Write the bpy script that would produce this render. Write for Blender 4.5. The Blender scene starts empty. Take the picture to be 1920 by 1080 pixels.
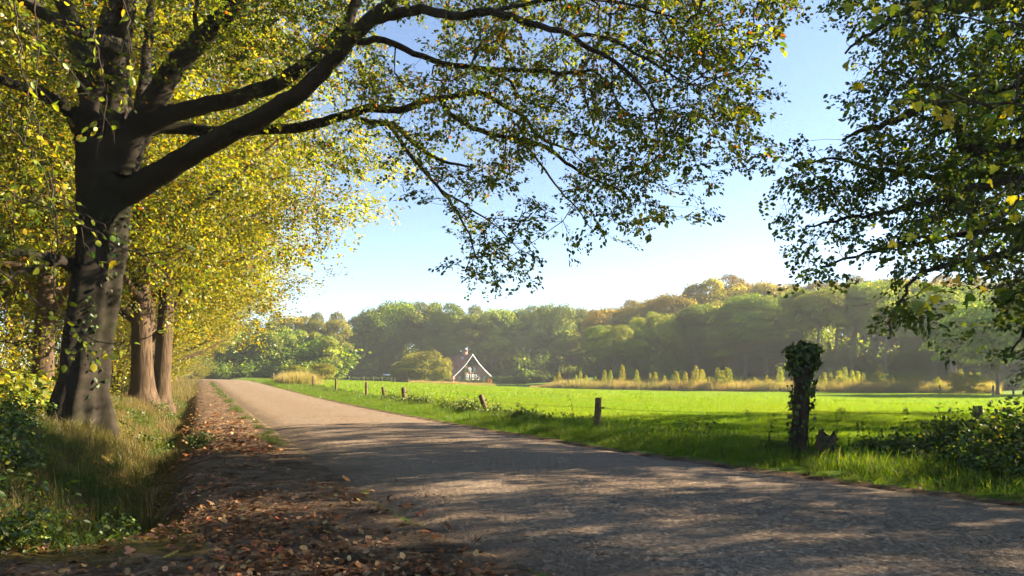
import bpy, math, random
import numpy as np

# ------------------------------------------------------------------ camera, sky, sun, exposure
sc = bpy.context.scene
COL = sc.collection
rng = np.random.default_rng(11)
random.seed(11)
FPX, YH, CAMZ = 1280.0, 705.0, 1.4          # focal length and horizon of the photograph in its pixels, eye height
SUN_AZ, SUN_EL = math.radians(76.0), math.radians(27.0)

cam_d = bpy.data.cameras.new("camera")
cam = bpy.data.objects.new("camera", cam_d); COL.objects.link(cam)
cam.location = (0, 0, CAMZ); cam.rotation_euler = (math.radians(90), 0, 0)
cam_d.sensor_width = 36.0; cam_d.lens = 24.0
cam_d.shift_y = (YH - 540.0) / 1920.0
cam_d.clip_start = 0.1; cam_d.clip_end = 6000.0
sc.camera = cam

world = bpy.data.worlds.new("World"); sc.world = world; world.use_nodes = True
wn = world.node_tree; bgn = wn.nodes["Background"]
sky = wn.nodes.new("ShaderNodeTexSky"); sky.sky_type = 'NISHITA'; sky.sun_disc = False
sky.sun_elevation = SUN_EL; sky.sun_rotation = SUN_AZ
sky.air_density = 0.8; sky.dust_density = 0.1; sky.ozone_density = 1.3; sky.altitude = 30
hs = wn.nodes.new("ShaderNodeHueSaturation"); hs.inputs["Saturation"].default_value = 1.0; wn.links.new(sky.outputs[0], hs.inputs["Color"]); wn.links.new(hs.outputs[0], bgn.inputs[0]); bgn.inputs[1].default_value = 0.05

sun_d = bpy.data.lights.new("sun", 'SUN'); sun_d.energy = 5.0; sun_d.angle = math.radians(0.55)
sun_d.color = (1.0, 0.82, 0.58)
sun = bpy.data.objects.new("sun", sun_d); COL.objects.link(sun)
sun.rotation_euler = (math.pi/2 - SUN_EL, 0, math.pi - SUN_AZ)   # lamp shines along -Z; this turns +Z towards the sun
sun.location = (30, 12, 40)

sc.view_settings.view_transform = 'Standard'; sc.view_settings.look = 'None'
sc.view_settings.exposure = 2.55; sc.view_settings.gamma = 1.0
cy = sc.cycles
cy.max_bounces = 8; cy.diffuse_bounces = 4; cy.glossy_bounces = 2; cy.transmission_bounces = 5
cy.transparent_max_bounces = 6; cy.volume_bounces = 0; cy.sample_clamp_indirect = 6.0
cy.use_denoising = True; cy.denoising_input_passes = 'RGB'; cy.adaptive_threshold = .004

# ------------------------------------------------------------------ helpers
def ss(a, b, x):
    t = np.clip((np.asarray(x, float) - a) / (b - a), 0, 1); return t*t*(3 - 2*t)

def nz(v):
    return v / np.maximum(np.linalg.norm(v, axis=-1, keepdims=True), 1e-9)

def PX(px, py, d):                                   # photo pixel at distance d -> world point
    return np.array([(px - 960.0)/FPX*d, d, CAMZ - (py - YH)/FPX*d])

def tag(o, label=None, cat=None, group=None, kind=None):
    if label: o["label"] = label
    if cat: o["category"] = cat
    if group: o["group"] = group
    if kind: o["kind"] = kind
    return o

def make_mesh(name, V, F, col=None, mat=None, smooth=False):
    """V (n,3); F: list of index arrays (m,k), each with its own k"""
    me = bpy.data.meshes.new(name)
    V = np.asarray(V, np.float32)
    if not isinstance(F, list): F = [F]
    F = [np.asarray(f, np.int32) for f in F if len(f)]
    me.vertices.add(len(V)); me.vertices.foreach_set("co", V.ravel())
    nl = sum(f.size for f in F); npol = sum(len(f) for f in F)
    me.loops.add(nl); me.polygons.add(npol)
    me.loops.foreach_set("vertex_index", np.concatenate([f.ravel() for f in F]))
    tot = np.concatenate([np.full(len(f), f.shape[1], np.int32) for f in F])
    st = np.zeros(npol, np.int32); st[1:] = np.cumsum(tot)[:-1]
    me.polygons.foreach_set("loop_start", st)
    if smooth: me.polygons.foreach_set("use_smooth", np.ones(npol, bool))
    if col is not None:
        a = me.attributes.new("Col", 'FLOAT_COLOR', 'POINT')
        c = np.ones((len(V), 4), np.float32); c[:, :3] = col
        a.data.foreach_set("color", c.ravel())
    me.update(calc_edges=True); me.validate()
    if mat: me.materials.append(mat)
    return me

def add(name, data, parent=None, loc=None, rz=0.0, scale=None):
    o = bpy.data.objects.new(name, data); COL.objects.link(o)
    if parent: o.parent = parent
    if loc is not None: o.location = [float(v) for v in loc]
    if rz: o.rotation_euler = (0, 0, rz)
    if scale is not None: o.scale = scale if hasattr(scale, '__len__') else (scale,)*3
    return o

def empty(name, loc, label, cat, group=None, rz=0.0, scale=None):
    return tag(add(name, None, None, loc, rz, scale), label, cat, group)

def copy_tree(o, parent=None):
    c = o.copy(); COL.objects.link(c)
    if parent: c.parent = parent
    for ch in KIDS.get(o.name, []): copy_tree(ch, c)
    return c
KIDS = {}

class Geo:                                           # collects polygons of one part
    def __init__(s): s.V = []; s.F = {}; s.C = []; s.n = 0
    def put(s, V, faces, col=None):
        V = np.asarray(V, float)
        for f in faces:
            f = np.atleast_2d(np.asarray(f, int)); s.F.setdefault(f.shape[1], []).append(f + s.n)
        s.V.append(V); s.n += len(V)
        s.C.append(np.broadcast_to(np.asarray(col if col is not None else (1, 1, 1), float), (len(V), 3)))
    def mesh(s, name, mat=None, smooth=False):
        return make_mesh(name, np.concatenate(s.V), [np.concatenate(f) for f in s.F.values()], np.concatenate(s.C), mat, smooth)

BOXF = np.array([[0,3,2,1],[4,5,6,7],[0,1,5,4],[1,2,6,5],[2,3,7,6],[3,0,4,7]])
def box(g, x0, x1, y0, y1, z0, z1, col=None):
    g.put([[x0,y0,z0],[x1,y0,z0],[x1,y1,z0],[x0,y1,z0],[x0,y0,z1],[x1,y0,z1],[x1,y1,z1],[x0,y1,z1]], [BOXF], col)

def catmull(pts, step):
    """resample a polyline (n,k) smoothly; first three columns are the position"""
    p = np.asarray(pts, float)
    if len(p) < 3:
        n = max(2, int(np.linalg.norm(p[-1,:3]-p[0,:3])/step)+1)
        return p[0] + (p[-1]-p[0])*np.linspace(0, 1, n)[:, None]
    q = np.vstack([2*p[0]-p[1], p, 2*p[-1]-p[-2]]); out = []
    for i in range(1, len(q)-2):
        n = max(1, int(np.ceil(np.linalg.norm(q[i+1,:3]-q[i,:3])/step)))
        t = np.linspace(0, 1, n, endpoint=False)[:, None]
        a, b, c, d = q[i-1], q[i], q[i+1], q[i+2]
        out.append(.5*((2*b) + (-a+c)*t + (2*a-5*b+4*c-d)*t**2 + (-a+3*b-3*c+d)*t**3))
    out.append(p[-1:]); return np.vstack(out)

def tube(g, P, R, sides, col=None, cap=True):
    P = np.asarray(P, float); R = np.asarray(R, float); n = len(P)
    T = nz(np.gradient(P, axis=0)); m = nz(P[-1]-P[0])
    ref = np.array([1., 0, 0]) if abs(m[0]) < .8 else np.array([0, 1., 0])
    A = nz(np.cross(T, ref)); B = np.cross(T, A)
    th = np.linspace(0, 2*np.pi, sides, endpoint=False)
    V = P[:, None] + R[:, None, None]*(np.cos(th)[None, :, None]*A[:, None] + np.sin(th)[None, :, None]*B[:, None])
    i = np.arange(n-1)[:, None]*sides; j = np.arange(sides)[None]; k = (j+1) % sides
    F = np.stack([i+j, i+k, i+sides+k, i+sides+j], -1).reshape(-1, 4)
    fs = [F]
    if cap: fs.append(np.arange(sides)[None] + (n-1)*sides)
    g.put(V.reshape(-1, 3), fs, col)

# leaf templates: columns are along, across, lift; then faces
T_DIA = (np.array([[0,0,0],[.42,.5,.06],[1,0,-.04],[.42,-.5,.06]]), [np.array([[0,1,2,3]])])
T_HEX = (np.array([[0,0,0],[.3,.48,.08],[.68,.42,.06],[1,0,-.08],[.68,-.42,.06],[.3,-.48,.08]]), [np.array([[0,3,2,1],[0,5,4,3]])])
def fan(outline, lift=.0):
    o = np.array(outline, float); h = np.vstack([o, (o*[1,-1])[::-1]])
    keep = [0]
    for i in range(1, len(h)):
        if np.linalg.norm(h[i]-h[keep[-1]]) > 1e-6 and np.linalg.norm(h[i]-h[0]) > 1e-6: keep.append(i)
    h = h[keep]; c = np.array([[.38, 0]])
    V = np.vstack([c, h]); n = len(h)
    z = -lift*(np.abs(V[:, 1])**2)*2 - .25*lift*(V[:, :1].ravel()-.4)**2
    F = np.array([[0, 1+i, 1+(i+1) % n] for i in range(n)])
    return np.column_stack([V, z]), [F]
T_MAPLE = fan([(0,0),(.02,.2),(-.06,.42),(.14,.38),(.16,.62),(.3,.5),(.42,.66),(.46,.42),(.4,.26),(.6,.36),(.62,.22),(.8,.26),(.84,.1),(1,0)], .35)
T_OAK = fan([(0,0),(.1,.08),(.22,.24),(.32,.12),(.45,.34),(.55,.16),(.68,.32),(.76,.16),(.9,.2),(1,0)], .3)
T_BEECH = fan([(0,0),(.08,.14),(.22,.26),(.42,.32),(.6,.29),(.78,.2),(.9,.1),(1,0)], .5)
T_IVY = fan([(0,0),(-.08,.3),(.1,.42),(.3,.36),(.36,.5),(.55,.3),(.75,.18),(1,0)], .3)

def leaf_arrays(pos, axis, nrm, L, W, col, tpl):
    V0, F0 = tpl; n = len(pos); k = len(V0)
    axis = nz(axis); side = nz(np.cross(nrm, axis)); nrm = np.cross(axis, side)
    L = np.broadcast_to(L, n)[:, None, None]; W = np.broadcast_to(W, n)[:, None, None]
    V = pos[:, None] + axis[:, None]*V0[None, :, :1]*L + side[:, None]*V0[None, :, 1:2]*W + nrm[:, None]*V0[None, :, 2:3]*L
    off = (np.arange(n)*k)[:, None, None]
    F = [(f[None] + off).reshape(-1, f.shape[1]) for f in F0]
    C = np.repeat(np.broadcast_to(col, (n, 3)), k, 0)
    return V.reshape(-1, 3), F, C

def palette(n, cols, w, jit=.18, r=rng):
    cols = np.array(cols); w = np.array(w, float)/sum(w)
    c = cols[r.choice(len(cols), n, p=w)]
    return np.clip(c*(1 + jit*r.standard_normal((n, 1)))*(1 + .08*r.standard_normal((n, 3))), .004, .9)

DKG, GRN, YGR, YEL, ORA, BRN = (.030,.058,.010), (.062,.108,.013), (.150,.185,.016), (.31,.275,.018), (.36,.12,.016), (.13,.06,.022)

def inpoly(p, poly):
    x, y = p[:, 0], p[:, 1]; r = np.zeros(len(p), bool); poly = np.array(poly, float)
    for a, b in zip(poly, np.roll(poly, -1, 0)):
        c = (a[1] > y) != (b[1] > y)
        r ^= c & (x < (b[0]-a[0])*(y-a[1])/(b[1]-a[1]+1e-12) + a[0])
    return r

def sample_poly(poly, n, dfun, r=rng):
    poly = np.array(poly, float); lo, hi = poly.min(0), poly.max(0); out = []
    while sum(len(o) for o in out) < n:
        p = lo + (hi-lo)*r.random((n*2, 2)); out.append(p[inpoly(p, poly)])
    p = np.vstack(out)[:n]; d = dfun(p, r)
    return np.column_stack([(p[:, 0]-960)/FPX*d, d, CAMZ-(p[:, 1]-YH)/FPX*d])

# ------------------------------------------------------------------ materials
def mat_nodes(name):
    m = bpy.data.materials.new(name); m.use_nodes = True; nt = m.node_tree; nt.nodes.clear()
    out = nt.nodes.new("ShaderNodeOutputMaterial"); return m, nt, out
def N(nt, t, **kw):
    n = nt.nodes.new(t)
    for k, v in kw.items():
        if k.startswith("i_"): n.inputs[k[2:].replace("_", " ")].default_value = v
        else: setattr(n, k, v)
    return n
def LK(nt, a, b): nt.links.new(a, b)
def ramp(nt, fac, stops):
    r = nt.nodes.new("ShaderNodeValToRGB"); e = r.color_ramp.elements
    while len(e) < len(stops): e.new(.5)
    for q, (p, c) in zip(e, stops): q.position = p; q.color = (*c, 1) if len(c) == 3 else c
    LK(nt, fac, r.inputs[0]); return r.outputs[0]
def mixc(nt, fac, a, b, mode='MIX'):
    m = nt.nodes.new("ShaderNodeMix"); m.data_type = 'RGBA'; m.blend_type = mode
    for s, v in ((m.inputs[0], fac), (m.inputs[6], a), (m.inputs[7], b)):
        if hasattr(v, 'is_linked'): LK(nt, v, s)
        else: s.default_value = v if not hasattr(v, '__len__') else ((*v, 1) if len(v) == 3 else v)
    return m.outputs[2]
def math_n(nt, op, a, b=0.0, clamp=False):
    m = nt.nodes.new("ShaderNodeMath"); m.operation = op; m.use_clamp = clamp
    for s, v in ((m.inputs[0], a), (m.inputs[1], b)):
        if hasattr(v, 'is_linked'): LK(nt, v, s)
        else: s.default_value = v
    return m.outputs[0]
def noise(nt, scale, detail=4, rough=.55, vec=None, dist=0.0):
    n = nt.nodes.new("ShaderNodeTexNoise"); n.inputs["Scale"].default_value = scale
    n.inputs["Detail"].default_value = detail; n.inputs["Roughness"].default_value = rough; n.inputs["Distortion"].default_value = dist
    if vec is not None: LK(nt, vec, n.inputs["Vector"])
    return n.outputs[0]
def bump(nt, h, strength, dist):
    b = nt.nodes.new("ShaderNodeBump"); b.inputs["Strength"].default_value = strength; b.inputs["Distance"].default_value = dist
    LK(nt, h, b.inputs["Height"]); return b.outputs[0]
def pos(nt): return nt.nodes.new("ShaderNodeNewGeometry").outputs["Position"]
def objc(nt): return nt.nodes.new("ShaderNodeTexCoord").outputs["Object"]
def scalev(nt, v, s):
    m = nt.nodes.new("ShaderNodeMapping"); m.inputs["Scale"].default_value = s; LK(nt, v, m.inputs[0]); return m.outputs[0]
def princ(nt, out, color, rough=.8, normal=None, spec=.3):
    p = nt.nodes.new("ShaderNodeBsdfPrincipled")
    if hasattr(color, 'is_linked'): LK(nt, color, p.inputs["Base Color"])
    else: p.inputs["Base Color"].default_value = (*color, 1)
    if hasattr(rough, 'is_linked'): LK(nt, rough, p.inputs["Roughness"])
    else: p.inputs["Roughness"].default_value = rough
    p.inputs["Specular IOR Level"].default_value = spec
    if normal is not None: LK(nt, normal, p.inputs["Normal"])
    LK(nt, p.outputs[0], out.inputs[0]); return p

def leaf_mat(name, trans=.5, gloss=.05, tint=(1.3, 1.2, .45), grough=.45, patch=False):
    m, nt, out = mat_nodes(name)
    at = N(nt, "ShaderNodeAttribute", attribute_name="Col"); oi = N(nt, "ShaderNodeObjectInfo")
    c = mixc(nt, 1.0, at.outputs["Color"], oi.outputs["Color"], 'MULTIPLY')
    if patch:                                         # tone drifts over the meadow: drier and lusher patches
        q = noise(nt, .12, 5, .62, pos(nt)); q2 = noise(nt, .9, 4, .6, pos(nt))
        c = mixc(nt, ramp(nt, q, [(.4, (0, 0, 0)), (.66, (.75, .75, .75))]), c, mixc(nt, 1.0, c, (1.35, .98, 1.5), 'MULTIPLY'))
        c = mixc(nt, ramp(nt, q2, [(.42, (0, 0, 0)), (.7, (.6, .6, .6))]), c, mixc(nt, 1.0, c, (.72, .8, .9), 'MULTIPLY'))
    d = N(nt, "ShaderNodeBsdfDiffuse"); LK(nt, c, d.inputs[0])
    t = N(nt, "ShaderNodeBsdfTranslucent"); LK(nt, mixc(nt, 1.0, c, tint, 'MULTIPLY'), t.inputs[0])
    mx = N(nt, "ShaderNodeMixShader"); mx.inputs[0].default_value = trans; LK(nt, d.outputs[0], mx.inputs[1]); LK(nt, t.outputs[0], mx.inputs[2])
    g = N(nt, "ShaderNodeBsdfGlossy"); g.inputs["Roughness"].default_value = grough; g.inputs[0].default_value = (1, 1, 1, 1)
    m2 = N(nt, "ShaderNodeMixShader"); m2.inputs[0].default_value = gloss; LK(nt, mx.outputs[0], m2.inputs[1]); LK(nt, g.outputs[0], m2.inputs[2])
    LK(nt, m2.outputs[0], out.inputs[0]); return m

def bark_mat(name, c0, c1, moss, ridge=(9, 9, 1.6), depth=.03, mossamt=.45, world_=False):
    m, nt, out = mat_nodes(name); v = objc(nt)
    sv = scalev(nt, v, ridge); h1 = noise(nt, 1.0, 6, .62, sv, .4); h2 = noise(nt, 38, 3, .6, v)
    base = ramp(nt, h1, [(.32, c0), (.62, c1)])
    mo = ramp(nt, noise(nt, 1.3, 5, .65, v), [(1-mossamt-.12, (0, 0, 0)), (1-mossamt+.1, (1, 1, 1))])
    base = mixc(nt, mo, base, moss)
    base = mixc(nt, math_n(nt, 'MULTIPLY', h2, .5), base, (.02, .017, .012))
    hh = math_n(nt, 'ADD', h1, math_n(nt, 'MULTIPLY', h2, .25))
    princ(nt, out, base, .9, bump(nt, hh, .9, depth), .15); return m

M = {}
M['leaf'] = leaf_mat('leaf_tissue', .58, .02)
M['leaf_far'] = leaf_mat('distant_leaf_mass', .32, .01)
M['leaf_gloss'] = leaf_mat('glossy_leaf_tissue', .38, .035, grough=.5)
M['grass'] = leaf_mat('grass_blade', .48, .02, (1.15, 1.2, .35), .45, True)
M['dry'] = leaf_mat('dead_leaf', .22, .01, (1.1, .8, .5))
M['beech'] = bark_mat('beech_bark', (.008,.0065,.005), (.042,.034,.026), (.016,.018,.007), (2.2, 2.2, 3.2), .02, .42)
M['oak'] = bark_mat('oak_bark', (.026,.017,.010), (.135,.090,.054), (.055,.055,.018), (13, 13, 2.0), .05, .3)
M['fartrunk'] = bark_mat('pale_bark', (.08,.065,.05), (.22,.18,.14), (.08,.08,.04), (5, 5, 1.2), .03, .25)
M['twig'] = bark_mat('twig_bark', (.018,.014,.010), (.06,.045,.032), (.035,.035,.014), (8, 8, 8), .01, .3)

# ------------------------------------------------------------------ the lie of the land
UX, UY = -.4182, .9083                               # direction of the road
def road_st(x, y):                                   # s along the road, t metres to the left of its left edge
    return (x-1.9)*UX + y*UY, (x-1.9)*(-UY) + y*UX
def road_w(s): return 4.9 + 3.64*np.exp(-np.maximum(s, 1.0)/6.28)
def road_l(s): return -.65*(1 - ss(3.0, 8.5, s))     # where the dirt apron spills on to the asphalt
def lump(x, y, k):
    return (np.sin(x*k+1.3)*np.cos(y*k*1.13+.4) + .6*np.sin(x*k*2.1+y*k*1.7+2.) + .35*np.sin(x*k*4.3-y*k*3.9+.7))/1.95
def zg(x, y, cut=False):
    x = np.asarray(x, float); y = np.asarray(y, float); s, t = road_st(x, y); tr = -t - 4.9
    z = .75*ss(25, 110, s)*(1 - ss(0, 50, tr)) - .95*ss(8, 60, tr)*ss(0, 30, s)
    z = z - .52*np.exp(-((t-2.55)/.55)**2)*ss(7.0, 9.6, s) + .40*ss(2.8, 4.3, t)*ss(3.5, 8, s) + .35*ss(4.5, 10, t)
    z = z + 9.0*ss(130, 215, y)*ss(0, 70, x)
    off = np.maximum(ss(.0, .6, t), ss(.1, .8, tr - road_w(s) + 4.9))
    z = z + off*(.035*lump(x, y, 1.9) + .02*lump(x, y, 6.1)) + .025*ss(.2, 1.2, t)*(1-ss(1.6, 2.2, t))
    if cut:
        e = np.minimum(-t + road_l(s), t + road_w(s)); z = z - .10*ss(.03, .28, e)*ss(-6, 0, s)
    return z

def ground_masks(x, y):
    s, t = road_st(x, y); tr = -t - road_w(s)
    n1 = lump(x, y, .9); n2 = lump(x, y, 2.7)
    dirt = ss(-.3, .1, t)*(1-ss(1.5+.35*n1, 2.3+.35*n1, t))
    apron = (1-ss(6.2+.8*n1, 8.2+.8*n1, s))*ss(-.8, -.2, t)*(1-ss(9, 12, t))
    dirt = np.maximum(dirt, apron)
    rdirt = ss(-.4, 0, tr)*(1-ss(.05+.1*n2, .32+.12*n2, tr))
    dirt = np.maximum(dirt, rdirt)
    forest = ss(1.3+.3*n1, 2.2+.3*n1, t)
    return np.clip(dirt, 0, 1), np.clip(forest, 0, 1)

# ground sheet: fan of rings round the camera, fine in front, out to the horizon
fr = np.linspace(-58, 58, 430); bk = np.linspace(58, 302, 64)[1:-1]
ang = np.radians(np.concatenate([fr, bk])); rad = np.concatenate([[.0], np.geomspace(.9, 2600, 250)])
RA, AN = np.meshgrid(rad, ang, indexing='ij'); gx, gy = RA*np.sin(AN), RA*np.cos(AN)
na = len(ang); i = np.arange(len(rad)-1)[:, None]*na; j = np.arange(na)[None]; k = (j+1) % na
GF = np.stack([i+j, i+na+j, i+na+k, i+k], -1).reshape(-1, 4)[:, ::-1]
gz = zg(gx, gy, True); dm, fm = ground_masks(gx, gy)
gcol = np.stack([dm, fm, np.zeros_like(dm)], -1).reshape(-1, 3)

m, nt, out = mat_nodes('ground_soil_and_turf'); p = pos(nt)
at = N(nt, "ShaderNodeAttribute", attribute_name="Col"); sep = N(nt, "ShaderNodeSeparateColor"); LK(nt, at.outputs["Color"], sep.inputs[0])
nb = noise(nt, .35, 5, .6, p); nf = noise(nt, 9, 6, .65, p); nff = noise(nt, 55, 4, .7, p)
turf = mixc(nt, nb, (.075, .15, .008), (.125, .20, .012)); turf = mixc(nt, math_n(nt, 'MULTIPLY', nf, .6), turf, (.05, .10, .008))
soil = ramp(nt, nff, [(.3, (.065, .044, .027)), (.5, (.17, .12, .076)), (.72, (.31, .23, .155))])
soil = mixc(nt, ramp(nt, noise(nt, 22, 5, .7, p), [(.44, (0, 0, 0)), (.6, (.8, .8, .8))]), soil, (.055, .034, .020)); soil = mixc(nt, ramp(nt, noise(nt, 13, 3, .7, p), [(.56, (0, 0, 0)), (.66, (.7, .7, .7))]), soil, (.30, .21, .135))
soil = mixc(nt, ramp(nt, noise(nt, 2.2, 5, .65, p), [(.42, (0, 0, 0)), (.62, (1, 1, 1))]), soil, (.045, .028, .016))
floor_ = ramp(nt, nf, [(.3, (.035, .03, .008)), (.55, (.11, .085, .02)), (.75, (.2, .12, .03))])
dmask = math_n(nt, 'ADD', sep.outputs[0], math_n(nt, 'MULTIPLY', math_n(nt, 'SUBTRACT', nf, .5), 1.1))
dmask = ramp(nt, dmask, [(.38, (0, 0, 0)), (.6, (1, 1, 1))])
fmask = ramp(nt, math_n(nt, 'ADD', sep.outputs[1], math_n(nt, 'MULTIPLY', math_n(nt, 'SUBTRACT', nf, .5), .9)), [(.35, (0, 0, 0)), (.65, (1, 1, 1))])
c = mixc(nt, dmask, mixc(nt, fmask, turf, floor_), soil)
hh = math_n(nt, 'ADD', math_n(nt, 'MULTIPLY', nf, .6), math_n(nt, 'MULTIPLY', nff, .4))
princ(nt, out, c, .95, bump(nt, hh, .8, .05), .1); M['ground'] = m
g = add('ground', make_mesh('ground', np.stack([gx, gy, gz], -1).reshape(-1, 3), GF, gcol, M['ground'], True))
tag(g, 'uneven earth and turf of the meadow, verge, ditch and wood', 'ground', kind='structure')

# asphalt road, a sheet of its own with a slight camber and frayed edges
sv = np.concatenate([np.arange(-14, 4, .5), np.arange(4, 30, .16), np.arange(30, 70, .6), np.arange(70, 175, 2.)]); lv = np.linspace(0, 1, 15)
S, Lt = np.meshgrid(sv, lv, indexing='ij')
eL = road_l(S) + .07*lump(S, S*0+3, 2.1) + .05*lump(S, S*0, 7.3); eR = -road_w(S) + .05*lump(S, S*0+9, 3.3) + .04*lump(S, S*0+5, 8.9)
Tt = eL + (eR-eL)*Lt
bend = 16*ss(105, 190, S)**1.5                          # far off the road swings into the trees
rx = 1.9 + UX*S - UY*(Tt+bend); ry = UY*S + UX*(Tt+bend)
rz_ = zg(1.9 + UX*S - UY*Tt, UY*S + UX*Tt)*(1-ss(.97, 1, np.abs(Lt*2-1))*0) + .012 + .055*(1-(Lt*2-1)**2)
rz_[:, 0] -= .05; rz_[:, -1] -= .05
nl_ = len(lv); i = np.arange(len(sv)-1)[:, None]*nl_; j = np.arange(nl_-1)[None]
RF = np.stack([i+j, i+nl_+j, i+nl_+j+1, i+j+1], -1).reshape(-1, 4)[:, ::-1]
ecol = np.stack([np.minimum(Lt, 1-Lt)*2, Lt, Lt], -1).reshape(-1, 3)
m, nt, out = mat_nodes('worn_asphalt'); p = pos(nt)
vo = N(nt, "ShaderNodeTexVoronoi"); vo.inputs["Scale"].default_value = 85; LK(nt, p, vo.inputs["Vector"])
vc = N(nt, "ShaderNodeSeparateColor"); LK(nt, vo.outputs["Color"], vc.inputs[0])
stone = ramp(nt, vc.outputs[0], [(.0, (.062, .050, .040)), (.55, (.11, .090, .072)), (.86, (.155, .13, .105)), (.97, (.36, .31, .26))])
big = noise(nt, .55, 4, .6, p); fine = noise(nt, 16, 4, .7, p)
c = mixc(nt, ramp(nt, big, [(.35, (0, 0, 0)), (.7, (.55, .55, .55))]), stone, (.15, .125, .10))
c = mixc(nt, ramp(nt, fine, [(.5, (0, 0, 0)), (.72, (.75, .75, .75))]), c, (.045, .038, .03))
v2 = N(nt, "ShaderNodeTexVoronoi"); v2.inputs["Scale"].default_value = 34; LK(nt, p, v2.inputs["Vector"]); v2c = N(nt, "ShaderNodeSeparateColor"); LK(nt, v2.outputs["Color"], v2c.inputs[0])
c = mixc(nt, ramp(nt, v2c.outputs[0], [(.80, (0, 0, 0)), (.9, (.8, .8, .8))]), c, (.30, .26, .21)); c = mixc(nt, ramp(nt, v2c.outputs[1], [(.72, (0, 0, 0)), (.85, (.8, .8, .8))]), c, (.035, .03, .025))
at = N(nt, "ShaderNodeAttribute", attribute_name="Col"); sp = N(nt, "ShaderNodeSeparateColor"); LK(nt, at.outputs["Color"], sp.inputs[0])
edge = math_n(nt, 'ADD', sp.outputs[0], math_n(nt, 'MULTIPLY', math_n(nt, 'SUBTRACT', noise(nt, 1.6, 6, .7, p), .5), 1.0))
edge = ramp(nt, edge, [(.0, (1, 1, 1)), (.26, (0, 0, 0))])
dirtc = ramp(nt, noise(nt, 40, 4, .7, p), [(.3, (.05, .034, .022)), (.7, (.19, .145, .105))])
c = mixc(nt, 1.0, c, (1.35, 1.18, 1.0), 'MULTIPLY')
tk = ramp(nt, sp.outputs[1], [(.12, (0, 0, 0)), (.24, (.5, .5, .5)), (.36, (.05, .05, .05)), (.62, (.05, .05, .05)), (.74, (.5, .5, .5)), (.88, (0, 0, 0))])
c = mixc(nt, math_n(nt, 'MULTIPLY', tk, noise(nt, .8, 3, .6, p)), c, (.20, .17, .14))
ck = N(nt, "ShaderNodeTexVoronoi", feature='DISTANCE_TO_EDGE'); ck.inputs["Scale"].default_value = .55; wv = N(nt, "ShaderNodeVectorMath", operation='ADD'); nv = N(nt, "ShaderNodeTexNoise"); nv.inputs["Scale"].default_value = 2.3; nv.inputs["Detail"].default_value = 5
LK(nt, p, nv.inputs["Vector"]); LK(nt, p, wv.inputs[0]); LK(nt, nv.outputs["Color"], wv.inputs[1]); LK(nt, wv.outputs[0], ck.inputs["Vector"])
crk = math_n(nt, 'MULTIPLY', ramp(nt, ck.outputs["Distance"], [(.0, (1, 1, 1)), (.012, (0, 0, 0))]), ramp(nt, noise(nt, .5, 2, .5, p), [(.5, (0, 0, 0)), (.62, (.8, .8, .8))]))
c = mixc(nt, crk, c, (.022, .018, .014)); c = mixc(nt, edge, c, dirtc)
princ(nt, out, c, .82, bump(nt, math_n(nt, 'ADD', vo.outputs["Distance"], math_n(nt, 'MULTIPLY', fine, .5)), .55, .012), .12); M['road'] = m
o = add('road', make_mesh('road', np.stack([rx, ry, rz_], -1).reshape(-1, 3), RF, ecol, m, True))
tag(o, 'narrow worn asphalt lane running past the big beech', 'road', kind='structure')

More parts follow.
